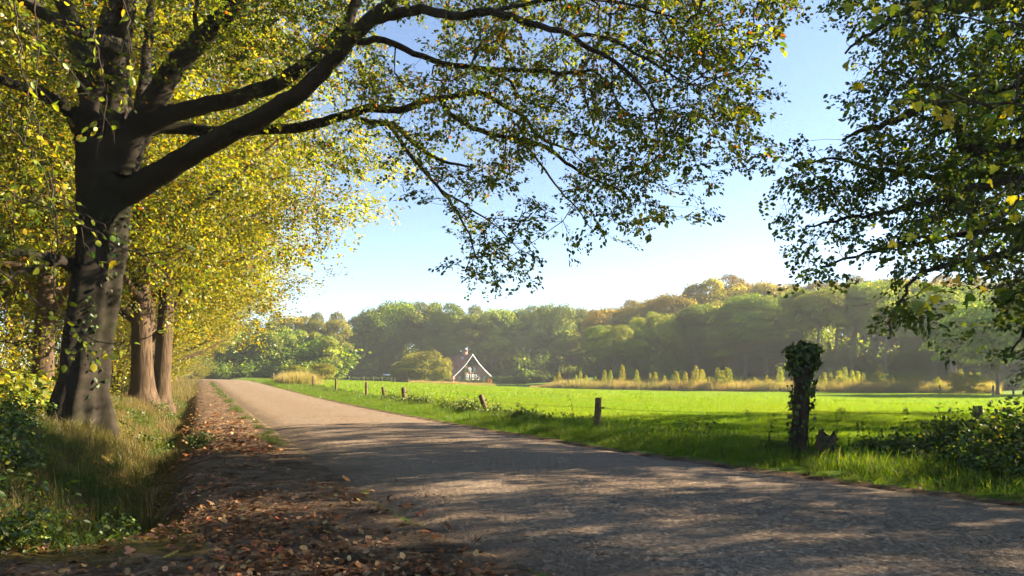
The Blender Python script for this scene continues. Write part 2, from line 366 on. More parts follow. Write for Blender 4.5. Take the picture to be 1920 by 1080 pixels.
# ------------------------------------------------------------------ growing wood
class Skeleton:
    """branch nodes; every leaf cluster is joined to the nearest fitting node by a curved twig"""
    def __init__(s, r, cap=60000):
        s.P = np.zeros((cap, 3)); s.D = np.zeros((cap, 3)); s.par = np.full(cap, -1); s.fix = np.zeros(cap); s.n = 0; s.chains = []; s.r = r
    def limb(s, pts, rad):
        """pts (n,3) dense polyline with given radii; no tube is made here"""
        n0 = s.n; n = len(pts)
        s.P[n0:n0+n] = pts; s.D[n0:n0+n] = nz(np.gradient(pts, axis=0)); s.fix[n0:n0+n] = rad
        s.par[n0] = -1; s.par[n0+1:n0+n] = np.arange(n0, n0+n-1); s.n += n
    def grow(s, C, center, step=.3, droop=.0, bow=.35, wob=.05):
        d0 = np.full(len(C), 1e9)
        for a in range(0, s.n, 400):
            d0 = np.minimum(d0, np.linalg.norm(C[:, None]-s.P[None, a:min(a+400, s.n)], axis=2).min(1))
        ends = np.zeros((len(C), 3))
        for ci in np.argsort(d0):
            c = C[ci]; v = c - s.P[:s.n]; dist = np.linalg.norm(v, axis=1)
            cosa = (v*s.D[:s.n]).sum(1)/np.maximum(dist, 1e-6)
            j = int(np.argmin(dist*(1.45 - .5*cosa) + .02*s.fix[:s.n]))
            L = dist[j]; k = max(2, int(np.ceil(L/step)))
            out = c - center; out[2] *= .25; out = out/max(np.linalg.norm(out), 1e-6)
            t = np.linspace(0, 1, k+1)[1:, None]; a = s.P[j]
            b1 = a + s.D[j]*L*bow + np.array([0, 0, .1*L]); b2 = c - (out + np.array([0, 0, -droop]))*L*.3
            q = (1-t)**3*a + 3*(1-t)**2*t*b1 + 3*(1-t)*t*t*b2 + t**3*c
            q[:-1] += s.r.standard_normal((k-1, 3))*wob*min(L, 1.5)
            n0 = s.n; s.P[n0:n0+k] = q; seq = np.vstack([a, q]); dd = nz(np.diff(seq, axis=0)); s.D[n0:n0+k] = dd
            s.par[n0] = j; s.par[n0+1:n0+k] = np.arange(n0, n0+k-1); s.n += k
            s.chains.append((j, n0, k)); ends[ci] = dd[-1]
        return ends
    def radii(s, r0, pw=.42):
        cnt = np.zeros(s.n)
        for j, n0, k in s.chains: cnt[n0+k-1] += 1
        for i in range(s.n-1, -1, -1):
            if s.par[i] >= 0: cnt[s.par[i]] += cnt[i]
        return r0*np.maximum(cnt, .6)**pw
    def tubes(s, g, r0, pw=.42, rmin=0.0, col=None):
        R = s.radii(r0, pw)
        for j, n0, k in s.chains:
            idx = np.arange(n0, n0+k); rr = R[idx].copy()
            if rr[0] < rmin: continue
            first = min(R[j] if s.fix[j] == 0 else s.fix[j]*.8, rr[0]*1.25)
            P = np.vstack([s.P[j], s.P[idx]]); Q = np.concatenate([[first], rr]); Q[-1] *= .5
            tube(g, P, Q, 3 if first < .012 else (4 if first < .03 else 6), col, cap=False)

def spray_leaves(C, ends, per, r, spread, thick, L, W, pal, tpl, flat=.8, clump_jit=.2, twigs=None):
    """leaves of flat sprays round cluster centres"""
    n = len(C); dirh = ends.copy(); dirh[:, 2] = dirh[:, 2]*.5 - .12; dirh = nz(dirh + .25*r.standard_normal((n, 3)))
    up = nz(np.array([0, 0, 1.]) + (1-flat)*1.2*r.standard_normal((n, 3))); side = nz(np.cross(up, dirh)); up = np.cross(dirh, side)
    nb = 6; b_ = np.arange(per) % nb; sgn = np.where(b_ % 2 == 0, 1., -1.)[None]           # leaves sit along side twigs of the spray
    o0 = (-.6 + .2*b_)[None] + .08*r.standard_normal((n, per)); ang = .85 + .25*r.standard_normal((n, nb))[:, b_]
    q = np.sqrt(r.random((n, per)))*r.uniform(.55, 1.15, (n, nb))[:, b_]*np.where(b_ == nb-1, .8, 1.)[None]
    u = o0 + q*np.cos(ang); v = sgn*q*np.sin(ang)*1.25 + .06*r.standard_normal((n, per)); w = r.standard_normal((n, per)) + 1.2*(r.standard_normal((n, nb))[:, b_])*q - 1.2*q*q
    sp = spread*r.uniform(.65, 1.3, (n, 1))
    if twigs is not None:                              # the side twigs the leaves sit on, as thin three-sided rods
        bb = np.arange(nb); an_ = .85 + 0*bb; s2 = np.where(bb % 2 == 0, 1., -1.); oo = -.6 + .2*bb
        A = C[:, None] + dirh[:, None]*(oo[None]*sp)[..., None]; E_ = A + dirh[:, None]*(np.cos(an_)*.9*sp)[..., None] + side[:, None]*(s2*np.sin(an_)*.9*sp*.94)[..., None] - up[:, None]*thick*.8
        A = np.concatenate([A.reshape(-1, 3), C - dirh*.62*sp]); E_ = np.concatenate([E_.reshape(-1, 3), C + dirh*.7*sp]); k3 = len(A)
        x3 = nz(np.cross(E_-A, [.3, .5, .8])); y3 = nz(np.cross(E_-A, x3)); w3 = .0028
        tri = [x3*w3, (-.5*x3+.87*y3)*w3, (-.5*x3-.87*y3)*w3]; Vt = np.stack([A+t_ for t_ in tri]+[E_], 1).reshape(-1, 3); o3 = (np.arange(k3)*4)[:, None]
        twigs.put(Vt, [np.concatenate([o3+np.array([[0, 1, 3]]), o3+np.array([[1, 2, 3]]), o3+np.array([[2, 0, 3]])])])
    p = C[:, None] + dirh[:, None]*(u*sp)[..., None] + side[:, None]*(v*sp*.75)[..., None] + up[:, None]*(w*thick)[..., None]
    ax = dirh[:, None]*(.7) + side[:, None]*np.sign(v)[..., None]*.8 + .45*r.standard_normal((n, per, 3)); ax[..., 2] -= .25
    nr = up[:, None] + (.35 + (1-flat)*.9)*r.standard_normal((n, per, 3))
    m_ = n*per; cb = 1 + clump_jit*r.standard_normal((n, 1))
    col = pal(m_)*np.repeat(np.clip(cb, .45, 1.7), per, 0)
    sz = r.uniform(.5, 1.25, m_)
    return leaf_arrays(p.reshape(-1, 3), ax.reshape(-1, 3), nr.reshape(-1, 3), L*sz, W*sz, col, tpl)

def ellipsoid_clusters(n, c, rx_, ry_, rz_, r, shell=.55, cut=-.75):
    out = []
    while len(out) < n:
        v = nz(r.standard_normal((n*2, 3))); v *= (shell + (1-shell)*r.random((n*2, 1)))**.6
        v = v[v[:, 2] > cut]; out = np.vstack([out, v]) if len(out) else v
    v = out[:n]; th = np.arctan2(v[:, 1], v[:, 0])
    ph = r.uniform(0, 6.28, 4); lob = 1 + .12*np.sin(3*th+ph[0]) + .09*np.sin(5*th+ph[1]+3*v[:, 2]) + .08*np.sin(4*v[:, 2]*2+ph[2])
    return c + v*np.array([rx_, ry_, rz_])*lob[:, None]

def tree_variant(name, seed, H, R, cb, ncl, per, leaf, pal, bark='oak', spread=.8, r_trunk=.3, flat=.45, lean=.3, tpl=T_DIA, low=0.0, thick=.25, twig_min=.012):
    """mesh pair (wood, leaves) of a mid-distance tree, base at the origin; wood is trunk with limbs"""
    r = np.random.default_rng(seed); g = Geo(); sk = Skeleton(r)
    top = np.array([lean*r.uniform(-1, 1), lean*r.uniform(-1, 1), H*.86])
    tr = catmull(np.array([[0,0,-.4],[0,0,.0],[.1*r.normal(),.1*r.normal(),H*.25],[top[0]*.6+.25*r.normal(),top[1]*.6+.25*r.normal(),H*.55],top]), .4)
    rr = r_trunk*np.clip(1 - tr[:, 2]/(H*.92), .06, 1)**.8*(1 + .7*np.exp(-np.maximum(tr[:, 2], 0)/.35))
    tube(g, tr, rr, 12); sk.limb(tr, rr)
    zc = H*(cb + (1-cb)*.52); C = ellipsoid_clusters(ncl, np.array([top[0]*.5, top[1]*.5, zc]), R, R, H*(1-cb)*.52, r)
    # a dozen main limbs towards spread-out clusters
    for b in range(13):
        a = b*2.4 + r.uniform(-.4, .4); h = H*(max(cb, .12) + (.8-max(cb, .12))*b/13.); i0 = int(np.argmin(abs(tr[:, 2]-h)))
        e = np.array([math.cos(a)*R*r.uniform(.5, .75), math.sin(a)*R*r.uniform(.5, .75), min(h + R*r.uniform(.15, .5), H*.93)])
        p0 = tr[i0]; mid = p0*.5 + e*.5 + np.array([0, 0, -.06*R + .2*r.normal()])
        pl = catmull(np.array([p0, mid, e]), .4); pr = np.linspace(rr[i0]*.55, .03, len(pl)); tube(g, pl, pr, 6); sk.limb(pl[1:], pr[1:])
    ends = sk.grow(C, np.array([0, 0, zc]), .6, .1)
    sk.tubes(g, .006, .5, twig_min)
    V, F, Cc = spray_leaves(C, ends, per, r, spread*.82, thick*.8, leaf, leaf*.62, pal, tpl, flat, .34)
    return g.mesh(name + '_wood', M[bark], True), make_mesh(name + '_leaves', V, F, Cc, M['leaf'])

def plant_tree(name, meshes, loc, label, cat='tree', group=None, rz=0., scale=1., color=(1, 1, 1)):
    e = empty(name, loc, label, cat, group, rz, scale)
    a = add('trunk', meshes[0], e); b = add('crown', meshes[1], e); b.color = (*color, 1)
    return e

def P_(cols, w, jit=.2):
    return lambda n: palette(n, cols, w, jit)

# ------------------------------------------------------------------ the big beech beside the road
rb = np.random.default_rng(5)
TD = 14.0
def limb_px(pts):                                     # (px, py, distance, width in px) -> dense points and radii
    a = np.array([[*PX(x, y, d), w/FPX*d*.5] for x, y, d, w in pts]); q = catmull(a, .22)
    n = len(q); q[1:-1, :3] += rb.standard_normal((n-2, 3))*.012
    return q[:, :3], np.maximum(q[:, 3], .008)
beech_root = np.array([(140-960)/FPX*TD, TD, 0.]); beech_root[2] = float(zg(beech_root[0], beech_root[1]))
beech = empty('beech_tree', beech_root, 'huge old beech with dark leaning trunk, its limbs arching over the asphalt lane', 'tree')
def local(P): return P - beech_root
# trunk: fluted, flaring into roots
tp, trd = limb_px([(133,835,TD,150),(140,808,TD,132),(150,740,TD,108),(160,670,TD,99),(174,590,TD,99),(187,500,TD,97),(196,400,TD,99),(201,310,TD,112),(200,230,TD,106),(206,150,TD,80),(214,80,TD,72),(228,0,TD,60),(240,-90,TD,50),(250,-220,TD,40),(262,-420,TD,22)])
trd = trd*.81; sides = 56; th = np.linspace(0, 2*np.pi, sides, endpoint=False); n = len(tp)
hgt = tp[:, 2]-beech_root[2]; prof = np.exp(-np.maximum(hgt, 0)/.55)
RR = trd[:, None]*(1 + .10*np.sin(th*3+.6+hgt[:, None]*.25) + .05*np.sin(th*7+1.5-hgt[:, None]*.2) + .03*np.sin(th*11+hgt[:, None]*.9)
     + prof[:, None]*(.22*np.maximum(0, np.sin(th*5+.9))**1.5 + .10*np.sin(th*9+.3)) + .022*np.sin(hgt[:, None]*6+th*2)*np.sin(th*4+hgt[:, None]*3))
for (h0, t0, a_, w_) in ((2.35, 2.9, .30, .22), (3.6, -.4, .14, .3), (1.3, -1.2, .12, .35), (4.4, 2.5, .12, .3), (2.9, -1.6, .1, .25), (.9, -2.1, -.16, .3)):
    RR += trd[:, None]*a_*np.exp(-((hgt[:, None]-h0)/w_)**2 - ((np.angle(np.exp(1j*(th-t0))))/.5)**2)
V = np.stack([tp[:, 0:1] + RR*np.cos(th), tp[:, 1:2] + RR*np.sin(th), np.repeat(tp[:, 2:3], sides, 1)], -1)
i = np.arange(n-1)[:, None]*sides; j = np.arange(sides)[None]; k = (j+1) % sides
F = np.stack([i+j, i+k, i+sides+k, i+sides+j], -1).reshape(-1, 4)
add('trunk', make_mesh('beech_trunk', local(V.reshape(-1, 3)), F, None, M['beech'], True), beech)
LIMBS = [
 [(215,372,14,60),(262,346,13.9,50),(330,306,13.5,44),(400,265,13.1,40),(500,215,12.6,36),(590,150,12.2,32),(640,92,11.9,30),(690,42,11.6,28),(735,0,11.4,24),(800,-50,11.1,18),(880,-110,10.8,10)],
 [(235,300,14,50),(262,245,13.9,44),(310,218,13.8,36),(360,203,13.8,33),(440,185,13.7,31),(510,160,13.6,29),(575,120,13.5,27),(640,60,13.4,24),(665,10,13.4,19),(685,-50,13.4,12)],
 [(232,330,13.9,55),(250,250,13.8,46),(290,188,13.7,44),(320,135,13.6,42),(370,80,13.5,38),(420,30,13.4,34),(455,-20,13.3,28),(500,-90,13.2,18)],
 [(255,260,14.4,46),(285,238,14.6,34),(340,240,14.9,26),(415,248,15,22),(500,243,15,20),(560,239,15,20),(640,220,14.9,18),(690,202,14.8,17),(750,206,14.7,15),(790,190,14.7,14),(840,183,14.6,12),(895,175,14.5,10),(940,195,14.4,9),(985,222,14.3,8),(1005,252,14.2,6),(1040,270,14.1,5),(1078,284,14,3)],
 [(826,185,14.6,12),(845,213,14.5,11),(900,245,14.3,10),(960,258,14.1,9),(1020,274,13.9,8),(1060,305,13.7,7),(1110,335,13.5,5),(1165,358,13.3,4),(1185,385,13.2,3)],
 [(660,215,14.9,13),(690,229,14.8,12),(728,232,14.7,11),(752,266,14.5,9),(785,310,14.3,8),(822,352,14.1,7),(850,388,13.9,6),(878,440,13.8,4),(897,492,13.7,2.5)],
 [(735,228,14.7,10),(778,270,14.9,9),(830,302,15,7),(890,313,15.1,4)],
 [(824,354,14.1,5),(880,388,14,4),(935,428,13.9,3),(975,470,13.8,2)],
 [(698,36,11.6,24),(740,25,11.3,22),(790,18,11,19),(850,28,10.7,17),(940,25,10.3,15),(990,45,10.1,13),(1070,66,9.9,11),(1105,92,9.8,10),(1150,112,9.7,8),(1185,145,9.6,7),(1220,190,9.5,5),(1232,245,9.4,3)],
 [(1080,68,9.9,8),(1140,70,9.9,7),(1190,100,9.9,6),(1240,125,9.9,5),(1290,158,9.9,3)],
 [(900,28,10.5,10),(980,10,10.5,8),(1080,-5,10.5,7),(1180,10,10.5,5),(1290,40,10.5,3)],
 [(668,78,12,15),(720,75,12.1,14),(760,95,12.2,13),(830,118,12.3,12),(900,128,12.4,11),(1000,133,12.5,9),(1085,138,12.6,7),(1112,130,12.6,6),(1140,158,12.6,5),(1162,195,12.6,4),(1192,228,12.6,2.5)],
 [(905,128,12.4,8),(955,152,12.7,6),(985,190,12.9,5),(1055,212,13.1,3)],
 [(1085,138,12.6,5),(1100,190,12.4,4),(1115,245,12.3,2.5)],
 [(960,258,14.1,6),(1000,290,14.4,5),(1040,345,14.5,4),(1080,390,14.6,3),(1110,430,14.6,2)],
 [(155,240,13.9,44),(130,205,13.6,32),(90,182,13,25),(50,165,12.4,21),(0,150,11.7,18),(-70,125,11,14),(-160,80,10.4,8)],
 [(140,500,13.8,34),(112,487,13.4,22),(75,480,12.8,18),(35,472,12.2,15),(-10,482,11.6,12),(-80,500,11,7)],
 [(112,490,13.4,14),(70,500,12.9,9),(30,515,12.4,7),(-15,545,12,5)],
 [(185,215,14.1,60),(160,130,14.2,46),(135,50,14.3,36),(112,-20,14.4,28),(80,-120,14.5,18)],
 [(225,260,14.4,40),(262,200,15,24),(275,110,15.4,20),(280,30,15.6,16),(290,-60,15.8,10)],
 [(228,90,14,38),(150,60,12.4,30),(60,10,10.2,22),(-10,-60,8.4,16),(-60,-160,7.4,10)],
 [(225,60,14,34),(230,10,12,24),(220,-60,9.6,18),(210,-150,7.8,12),(200,-260,6.8,7)],
 [(372,80,13.5,14),(366,40,13.3,10),(369,-10,13.2,7)],
 [(250,-120,14,38),(420,-200,12.5,26),(640,-260,11,18),(900,-250,10,11),(1150,-200,9.5,6)],
 [(245,-60,14,34),(360,-120,16,24),(560,-160,17.5,16),(800,-140,18.5,9)],
]
sk = Skeleton(rb, 90000); sk.limb(tp, trd)
for li, L in enumerate(LIMBS):
    q, rr_ = limb_px(L); rr_ = rr_*.92; g = Geo(); tube(g, local(q), rr_, 12 if rr_[0] > .1 else 8)
    add('branch', g.mesh('beech_branch', M['beech'], True), beech); sk.limb(q, rr_)
CAN = [(300,-200),(1540,-200),(1500,0),(1440,40),(1400,105),(1440,185),(1415,255),(1390,300),(1320,345),(1275,405),(1195,455),(1150,425),(1065,435),(1030,370),(1000,330),(955,340),(975,400),(985,470),(935,515),(905,520),(880,480),(862,430),(835,385),(790,350),(765,300),(720,250),(600,190),(430,140),(320,60)]
dcan = lambda p, r: np.clip(14.4 - (p[:, 0]-300)/1100*3.0 + r.normal(0, 1.5, len(p)), 8.4, 18)
C1 = sample_poly(CAN, 3600, dcan, rb)
C1 = C1[lump(C1[:, 0]*1.3+C1[:, 2], C1[:, 1]*.9-C1[:, 2]*1.7, 1.5) + .55*rb.standard_normal(len(C1)) > .12]; C1 = C1 + .22*rb.standard_normal(C1.shape)
pxc = C1[:, 0]/C1[:, 1]*FPX+960; pyc = YH-(C1[:, 2]-CAMZ)/C1[:, 1]*FPX
C1 = C1[~((((pxc-765)/75)**2 + ((pyc-55)/48)**2 < 1) | (((pxc-1010)/45)**2 + ((pyc-330)/45)**2 < 1) | (((pxc-920)/60)**2 + ((pyc-385)/30)**2 < .8))]
C2 = sample_poly([(-260,-240),(560,-240),(520,60),(380,120),(250,170),(140,240),(120,330),(60,480),(-200,560)], 420, lambda p, r: r.uniform(10.5, 16.5, len(p)), rb)
C4 = sample_poly([(380,140),(640,230),(720,330),(560,300),(420,240)], 60, lambda p, r: r.uniform(13.5, 17, len(p)), rb)
C3 = ellipsoid_clusters(420, np.array([-6.5, 15, 14.5]), 8, 7, 4.5, rb)
CC = np.vstack([C1, C2, C4, C3]); ends = sk.grow(CC, np.array([-8., 14., 7.]), .28, .35, .4, .045)
g = Geo(); sk.tubes(g, .0036, .46); gtw = g
def beech_pal(n):
    return palette(n, [DKG, GRN, YGR, YEL, ORA], [.08, .34, .45, .10, .03], .22, rb)
V, F, Cc = spray_leaves(CC, ends, 54, rb, .39, .03, .070, .046, beech_pal, T_HEX, .78, .18, gtw)
tw = gtw.mesh('beech_twigs', M['twig'], False); tw.transform(__import__('mathutils').Matrix.Translation(-beech_root)); tag(add('twigs', tw, beech), kind='stuff')
# sprays that catch orange sunlight: the glow is painted into their leaf colours
hot = np.array([PX(930,85,11), PX(1000,320,14.5), PX(960,300,14), PX(880,300,14.5), PX(790,150,13), PX(690,90,13), PX(1090,110,10)])
cl_hot = (np.linalg.norm(CC[:, None]-hot[None], axis=2).min(1) < .62); hv = np.repeat(np.repeat(cl_hot, 54), 6) & np.repeat(rb.random(len(CC)*54) < .5, 6)
Cc = Cc.copy(); Cc[hv] = Cc[hv]*.3 + np.array([.30, .14, .015])*.8
o = add('crown', make_mesh('beech_leaves', local(V), F, Cc, M['leaf']), beech); tag(o, kind='stuff')

# long hanging twigs with leaves one can pick out, in front of the trunk
HANG = [[(20,-60,7.2),(40,120,7.0),(75,260,6.9),(110,350,6.8),(150,420,6.8),(160,470,6.7)],
 [(0,-20,7.4),(55,60,7.2),(130,130,7.0),(190,200,6.9),(215,270,6.8)],
 [(-40,150,7.3),(30,240,7.1),(80,330,7.0),(95,420,6.9),(100,520,6.8)],
 [(120,-80,7),(165,20,6.9),(185,110,6.8),(200,190,6.8),(180,300,6.8)],
 [(-30,330,7.2),(60,380,7.0),(150,400,6.8),(215,440,6.6),(300,505,6.4),(360,545,6.3)],
 [(90,320,7.0),(110,440,6.9),(105,560,6.8),(150,640,6.7),(190,640,6.6)],
 [(-40,470,7.0),(60,560,6.9),(130,600,6.7),(180,640,6.5),(250,640,6.4),(310,620,6.3)],
 [(150,420,6.8),(250,470,6.6),(330,470,6.4),(400,430,6.2),(440,390,6.1)],
 [(-30,640,6.8),(40,640,6.7),(110,655,6.6),(170,660,6.5)],
 [(60,-60,7.5),(75,80,7.3),(60,200,7.2),(30,330,7.1),(25,430,7)],
 [(215,-80,6.9),(240,40,6.8),(245,130,6.7),(230,200,6.7)]]
lf = make_mesh('beech_leaf', *leaf_arrays(np.zeros((1, 3)), np.array([[1., 0, 0]]), np.array([[0, 0, 1.]]), 1., 1., (1, 1, 1), T_BEECH), M['leaf'])
from mathutils import Matrix, Vector
def put_leaf(mesh, parent, origin, p, ax, nr, size, col):
    ax = nz(ax); sd = nz(np.cross(nr, ax)); nr = np.cross(ax, sd)
    o = bpy.data.objects.new('leaf', mesh); COL.objects.link(o); o.parent = parent
    o.matrix_local = Matrix(((ax[0]*size, sd[0]*size, nr[0]*size, p[0]-origin[0]), (ax[1]*size, sd[1]*size, nr[1]*size, p[1]-origin[1]), (ax[2]*size, sd[2]*size, nr[2]*size, p[2]-origin[2]), (0, 0, 0, 1)))
    o.color = (*col, 1); return o
for h in HANG:
    a = catmull(np.array([PX(*q) for q in h]), .12); a[1:-1] += rb.standard_normal((len(a)-2, 3))*.014
    g = Geo(); tube(g, local(a), np.linspace(.010, .003, len(a)), 5)
    tips = []
    for i0 in range(2, len(a)-1, 3):
        dv = rb.standard_normal(3); dv[1] *= .6; dv[2] = dv[2]*.5-.5; dv = nz(dv); L_ = rb.uniform(.12, .4)
        q = a[i0] + dv*np.linspace(0, L_, 4)[:, None] + np.array([0, 0, -.06])*np.linspace(0, 1, 4)[:, None]**2
        tube(g, local(q), np.linspace(.004, .0016, 4), 3); tips += [(q[-1], dv), (q[2], dv), (q[1], dv)]
    tips += [(a[i0], a[i0]-a[i0-1]) for i0 in range(3, len(a), 3)]
    add('branch', g.mesh('beech_hanging_twig', M['twig']), beech)
    for tpnt, dv in tips:
        if rb.random() < .72:
            ax = nz(dv) + .6*rb.standard_normal(3) + np.array([0, 0, -.35])
            put_leaf(lf, beech, beech_root, tpnt, ax, np.array([.2, -.7, .6]) + .6*rb.standard_normal(3), rb.uniform(.055, .1), palette(1, [GRN, YGR, YEL], [.2, .65, .15], .2, rb)[0]*1.5)

# ivy climbing the road side of the trunk
ni = 150; hh_ = rb.uniform(.6, 4.6, ni)**1.0; ta = rb.normal(-.75, .35, ni) + .25*np.sin(hh_*2)
idx = np.clip(np.searchsorted(hgt, hh_), 0, n-2); tj = (np.round((ta % (2*np.pi))/(2*np.pi)*sides).astype(int)) % sides
surf = np.stack([tp[idx, 0]+(RR[idx, tj]+.03)*np.cos(ta), tp[idx, 1]+(RR[idx, tj]+.03)*np.sin(ta), tp[idx, 2]], -1)
outv = np.stack([np.cos(ta), np.sin(ta), 0*ta+.25], -1); surf[:, 2] = hh_ + beech_root[2]; surf[:, :2] += .03*rb.standard_normal((ni, 2)); keep = (np.sin(hh_*3.1+ta*4)+rb.random(ni)*1.2 > .3)
V, F, Cc = leaf_arrays(local(surf[keep]), np.stack([-.3*np.sin(ta), .3*np.cos(ta), -1+0*ta], -1)[keep]+.5*rb.standard_normal((keep.sum(), 3)), outv[keep]+.4*rb.standard_normal((keep.sum(), 3)), rb.uniform(.05, .09, keep.sum()), rb.uniform(.05, .09, keep.sum()), palette(keep.sum(), [DKG, GRN], [.5, .5], .2, rb), T_IVY)
tag(add('ivy', make_mesh('beech_ivy', V, F, Cc, M['leaf_gloss']), beech), kind='stuff')

# ------------------------------------------------------------------ roadside oaks and wood on the far side of the beech
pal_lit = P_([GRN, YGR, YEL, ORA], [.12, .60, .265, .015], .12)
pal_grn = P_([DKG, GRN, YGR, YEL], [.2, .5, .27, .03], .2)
OAKS = [tree_variant('oak_a', 21, 17, 6.6, .14, 900, 82, .13, pal_lit, 'oak', .95, .30, .5, .8),
        tree_variant('oak_b', 22, 15, 6.0, .10, 720, 82, .13, pal_lit, 'oak', .95, .32, .5, .9),
        tree_variant('oak_c', 23, 19, 5.6, .22, 700, 82, .13, pal_lit, 'oak', .95, .30, .5, .7)]
def st_xy(s, t): return 1.9 + UX*s - UY*t, UY*s + UX*t
def on_ground(x, y): return (x, y, float(zg(x, y)))
used = [0]
def roadside(mesh, x, y, label, group=None, rz=None, scale=1., color=(1, 1, 1), name='oak_tree'):
    return plant_tree(name, mesh, on_ground(x, y), label, 'tree', group, rb.uniform(0, 6.28) if rz is None else rz, scale, color)
x_, y_ = (268-960)/FPX*27.5, 27.5
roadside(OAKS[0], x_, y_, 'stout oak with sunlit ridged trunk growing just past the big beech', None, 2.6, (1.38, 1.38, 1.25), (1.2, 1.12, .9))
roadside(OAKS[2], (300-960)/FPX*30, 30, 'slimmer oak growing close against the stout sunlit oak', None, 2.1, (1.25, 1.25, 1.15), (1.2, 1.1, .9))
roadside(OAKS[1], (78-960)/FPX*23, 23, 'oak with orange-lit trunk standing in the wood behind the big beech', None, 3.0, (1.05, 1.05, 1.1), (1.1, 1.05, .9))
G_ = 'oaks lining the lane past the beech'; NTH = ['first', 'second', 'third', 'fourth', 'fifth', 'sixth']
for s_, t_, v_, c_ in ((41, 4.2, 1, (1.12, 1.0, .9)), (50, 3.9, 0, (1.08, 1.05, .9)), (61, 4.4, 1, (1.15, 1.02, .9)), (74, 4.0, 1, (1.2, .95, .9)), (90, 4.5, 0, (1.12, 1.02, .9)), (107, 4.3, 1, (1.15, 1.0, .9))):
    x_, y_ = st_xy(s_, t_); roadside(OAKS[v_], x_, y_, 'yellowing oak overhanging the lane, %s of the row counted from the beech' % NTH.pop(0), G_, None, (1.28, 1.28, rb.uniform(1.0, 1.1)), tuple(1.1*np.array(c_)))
G_ = 'trees inside the wood'
for s_, t_ in ((20, 10.5), (27, 14), (33, 9), (38, 16), (46, 10), (56, 12), (68, 10), (82, 12), (98, 11), (18, 19), (30, 22), (50, 20), (75, 20), (9, 15), (40, 28), (120, 10), (135, 6), (62, 28), (14, 25), (24, 31), (36, 38), (50, 34), (8, 22)):
    x_, y_ = st_xy(s_+rb.uniform(-1, 1), t_+rb.uniform(-1, 1))
    roadside(OAKS[int(rb.integers(3))], x_, y_, 'tall yellow-green tree inside the wood behind the roadside row', G_, None, rb.uniform(.85, 1.1), tuple(np.array([1.05, 1.0, .85])*rb.uniform(.85, 1.2)), 'broadleaf_tree')

def shrub_variant(name, seed, H, R, nst, per_st, leaf, pal, tpl=T_DIA, mat='leaf', spread=.28, dense=1.0):
    r = np.random.default_rng(seed); g = Geo(); C = []; E = []
    for b in range(nst):
        a = r.uniform(0, 6.28); rr_ = R*math.sqrt(r.random()); h = H*(1-.55*(rr_/R)**2)*r.uniform(.6, 1.05)
        e = np.array([math.cos(a)*rr_, math.sin(a)*rr_, h]); p0 = e*np.array([.18, .18, 0]) + np.array([0, 0, -.1])
        pl = catmull(np.array([p0, p0*.5+e*.5*np.array([.7, .7, 1.15]), e]), .15); tube(g, pl, np.linspace(.014, .004, len(pl))*max(.6, H/2), 4)
        for i0 in np.linspace(len(pl)*.25, len(pl)-1, per_st).astype(int): C.append(pl[i0] + .08*R*r.standard_normal(3)); E.append(e-p0 + .6*r.standard_normal(3))
    C = np.array(C); C[:, 2] = np.maximum(C[:, 2], .06)
    V, F, Cc = spray_leaves(C, nz(np.array(E)), int(12*dense), r, spread, .05, leaf, leaf*.65, pal, tpl, .5, .2)
    return g.mesh(name+'_stems', M['twig']), make_mesh(name+'_leaves', V, F, Cc, M[mat])
def plant_shrub(name, meshes, loc, label, cat='shrub', group=None, rz=0., scale=1., color=(1, 1, 1)):
    e = empty(name, loc, label, cat, group, rz, scale)
    add('stem', meshes[0], e); b = add('foliage', meshes[1], e); b.color = (*color, 1); return e

HAZEL = [shrub_variant('hazel_a', 31, 3.6, 2.0, 42, 7, .11, pal_lit, spread=.5), shrub_variant('hazel_b', 32, 2.4, 1.5, 34, 6, .10, pal_lit, spread=.45)]
G_ = 'shrubs along the edge of the wood'
for s_, t_, v_, k_ in ((22, 8.0, 1, 1), (26, 7.5, 0, 1), (31, 6.3, 0, 1.1), (36, 5.0, 0, 1), (41, 5.2, 0, 1.1), (47, 4.6, 0, 1.2), (53, 5.3, 0, 1.3), (58, 4.4, 0, 1.2), (65, 5, 0, 1.3), (71, 4.4, 0, 1.4), (80, 4.6, 0, 1.4), (88, 4.6, 0, 1.5), (97, 4.5, 0, 1.5), (106, 4.4, 0, 1.5), (116, 4.5, 0, 1.5), (15, 8.5, 0, 1), (17, 11, 0, 1.2), (12, 10.5, 0, 1), (24, 11, 0, 1.2), (33, 12, 0, 1.2), (44, 9, 0, 1.3), (126, 3.6, 0, 1.4), (134, 2.5, 0, 1.5), (142, 1.5, 0, 1.6), (128, 8, 0, 1.8), (138, 7, 0, 1.8)):
    x_, y_ = st_xy(s_, t_)
    plant_shrub('hazel_shrub', HAZEL[v_], on_ground(x_, y_), 'yellow-green leafy shrub filling the edge of the wood', 'shrub', G_, rb.uniform(0, 6.28), k_*rb.uniform(.9, 1.1), (1.1, 1.0, .85))

# ------------------------------------------------------------------ oak on the meadow side whose boughs hang into the view
ro = np.random.default_rng(9)
oroot = np.array(on_ground(13.6, 13.0)); oak = empty('oak_tree', oroot, 'dark oak by the brambles, its shaded boughs hanging over the meadow fence', 'tree')
tp2 = catmull(np.array([[13.6,13,-.5],[13.6,13,0],[13.5,13.1,2.5],[13.3,13.3,6],[13.4,13.4,10],[13.6,13.4,14]]), .3); rr2 = np.interp(tp2[:, 2], [-.5, .0, .8, 6, 14], [.75, .68, .5, .38, .08])
g = Geo(); tube(g, tp2-oroot, rr2, 20); add('trunk', g.mesh('oak_trunk', M['oak'], True), oak)
sk = Skeleton(ro, 90000); sk.limb(tp2, rr2)
def from_trunk(z, pts):
    b = tp2[int(np.argmin(abs(tp2[:, 2]-z)))]; return np.vstack([[*b, .17], np.array([[*PX(x, y, d), w/FPX*d*.5] for x, y, d, w in pts])])
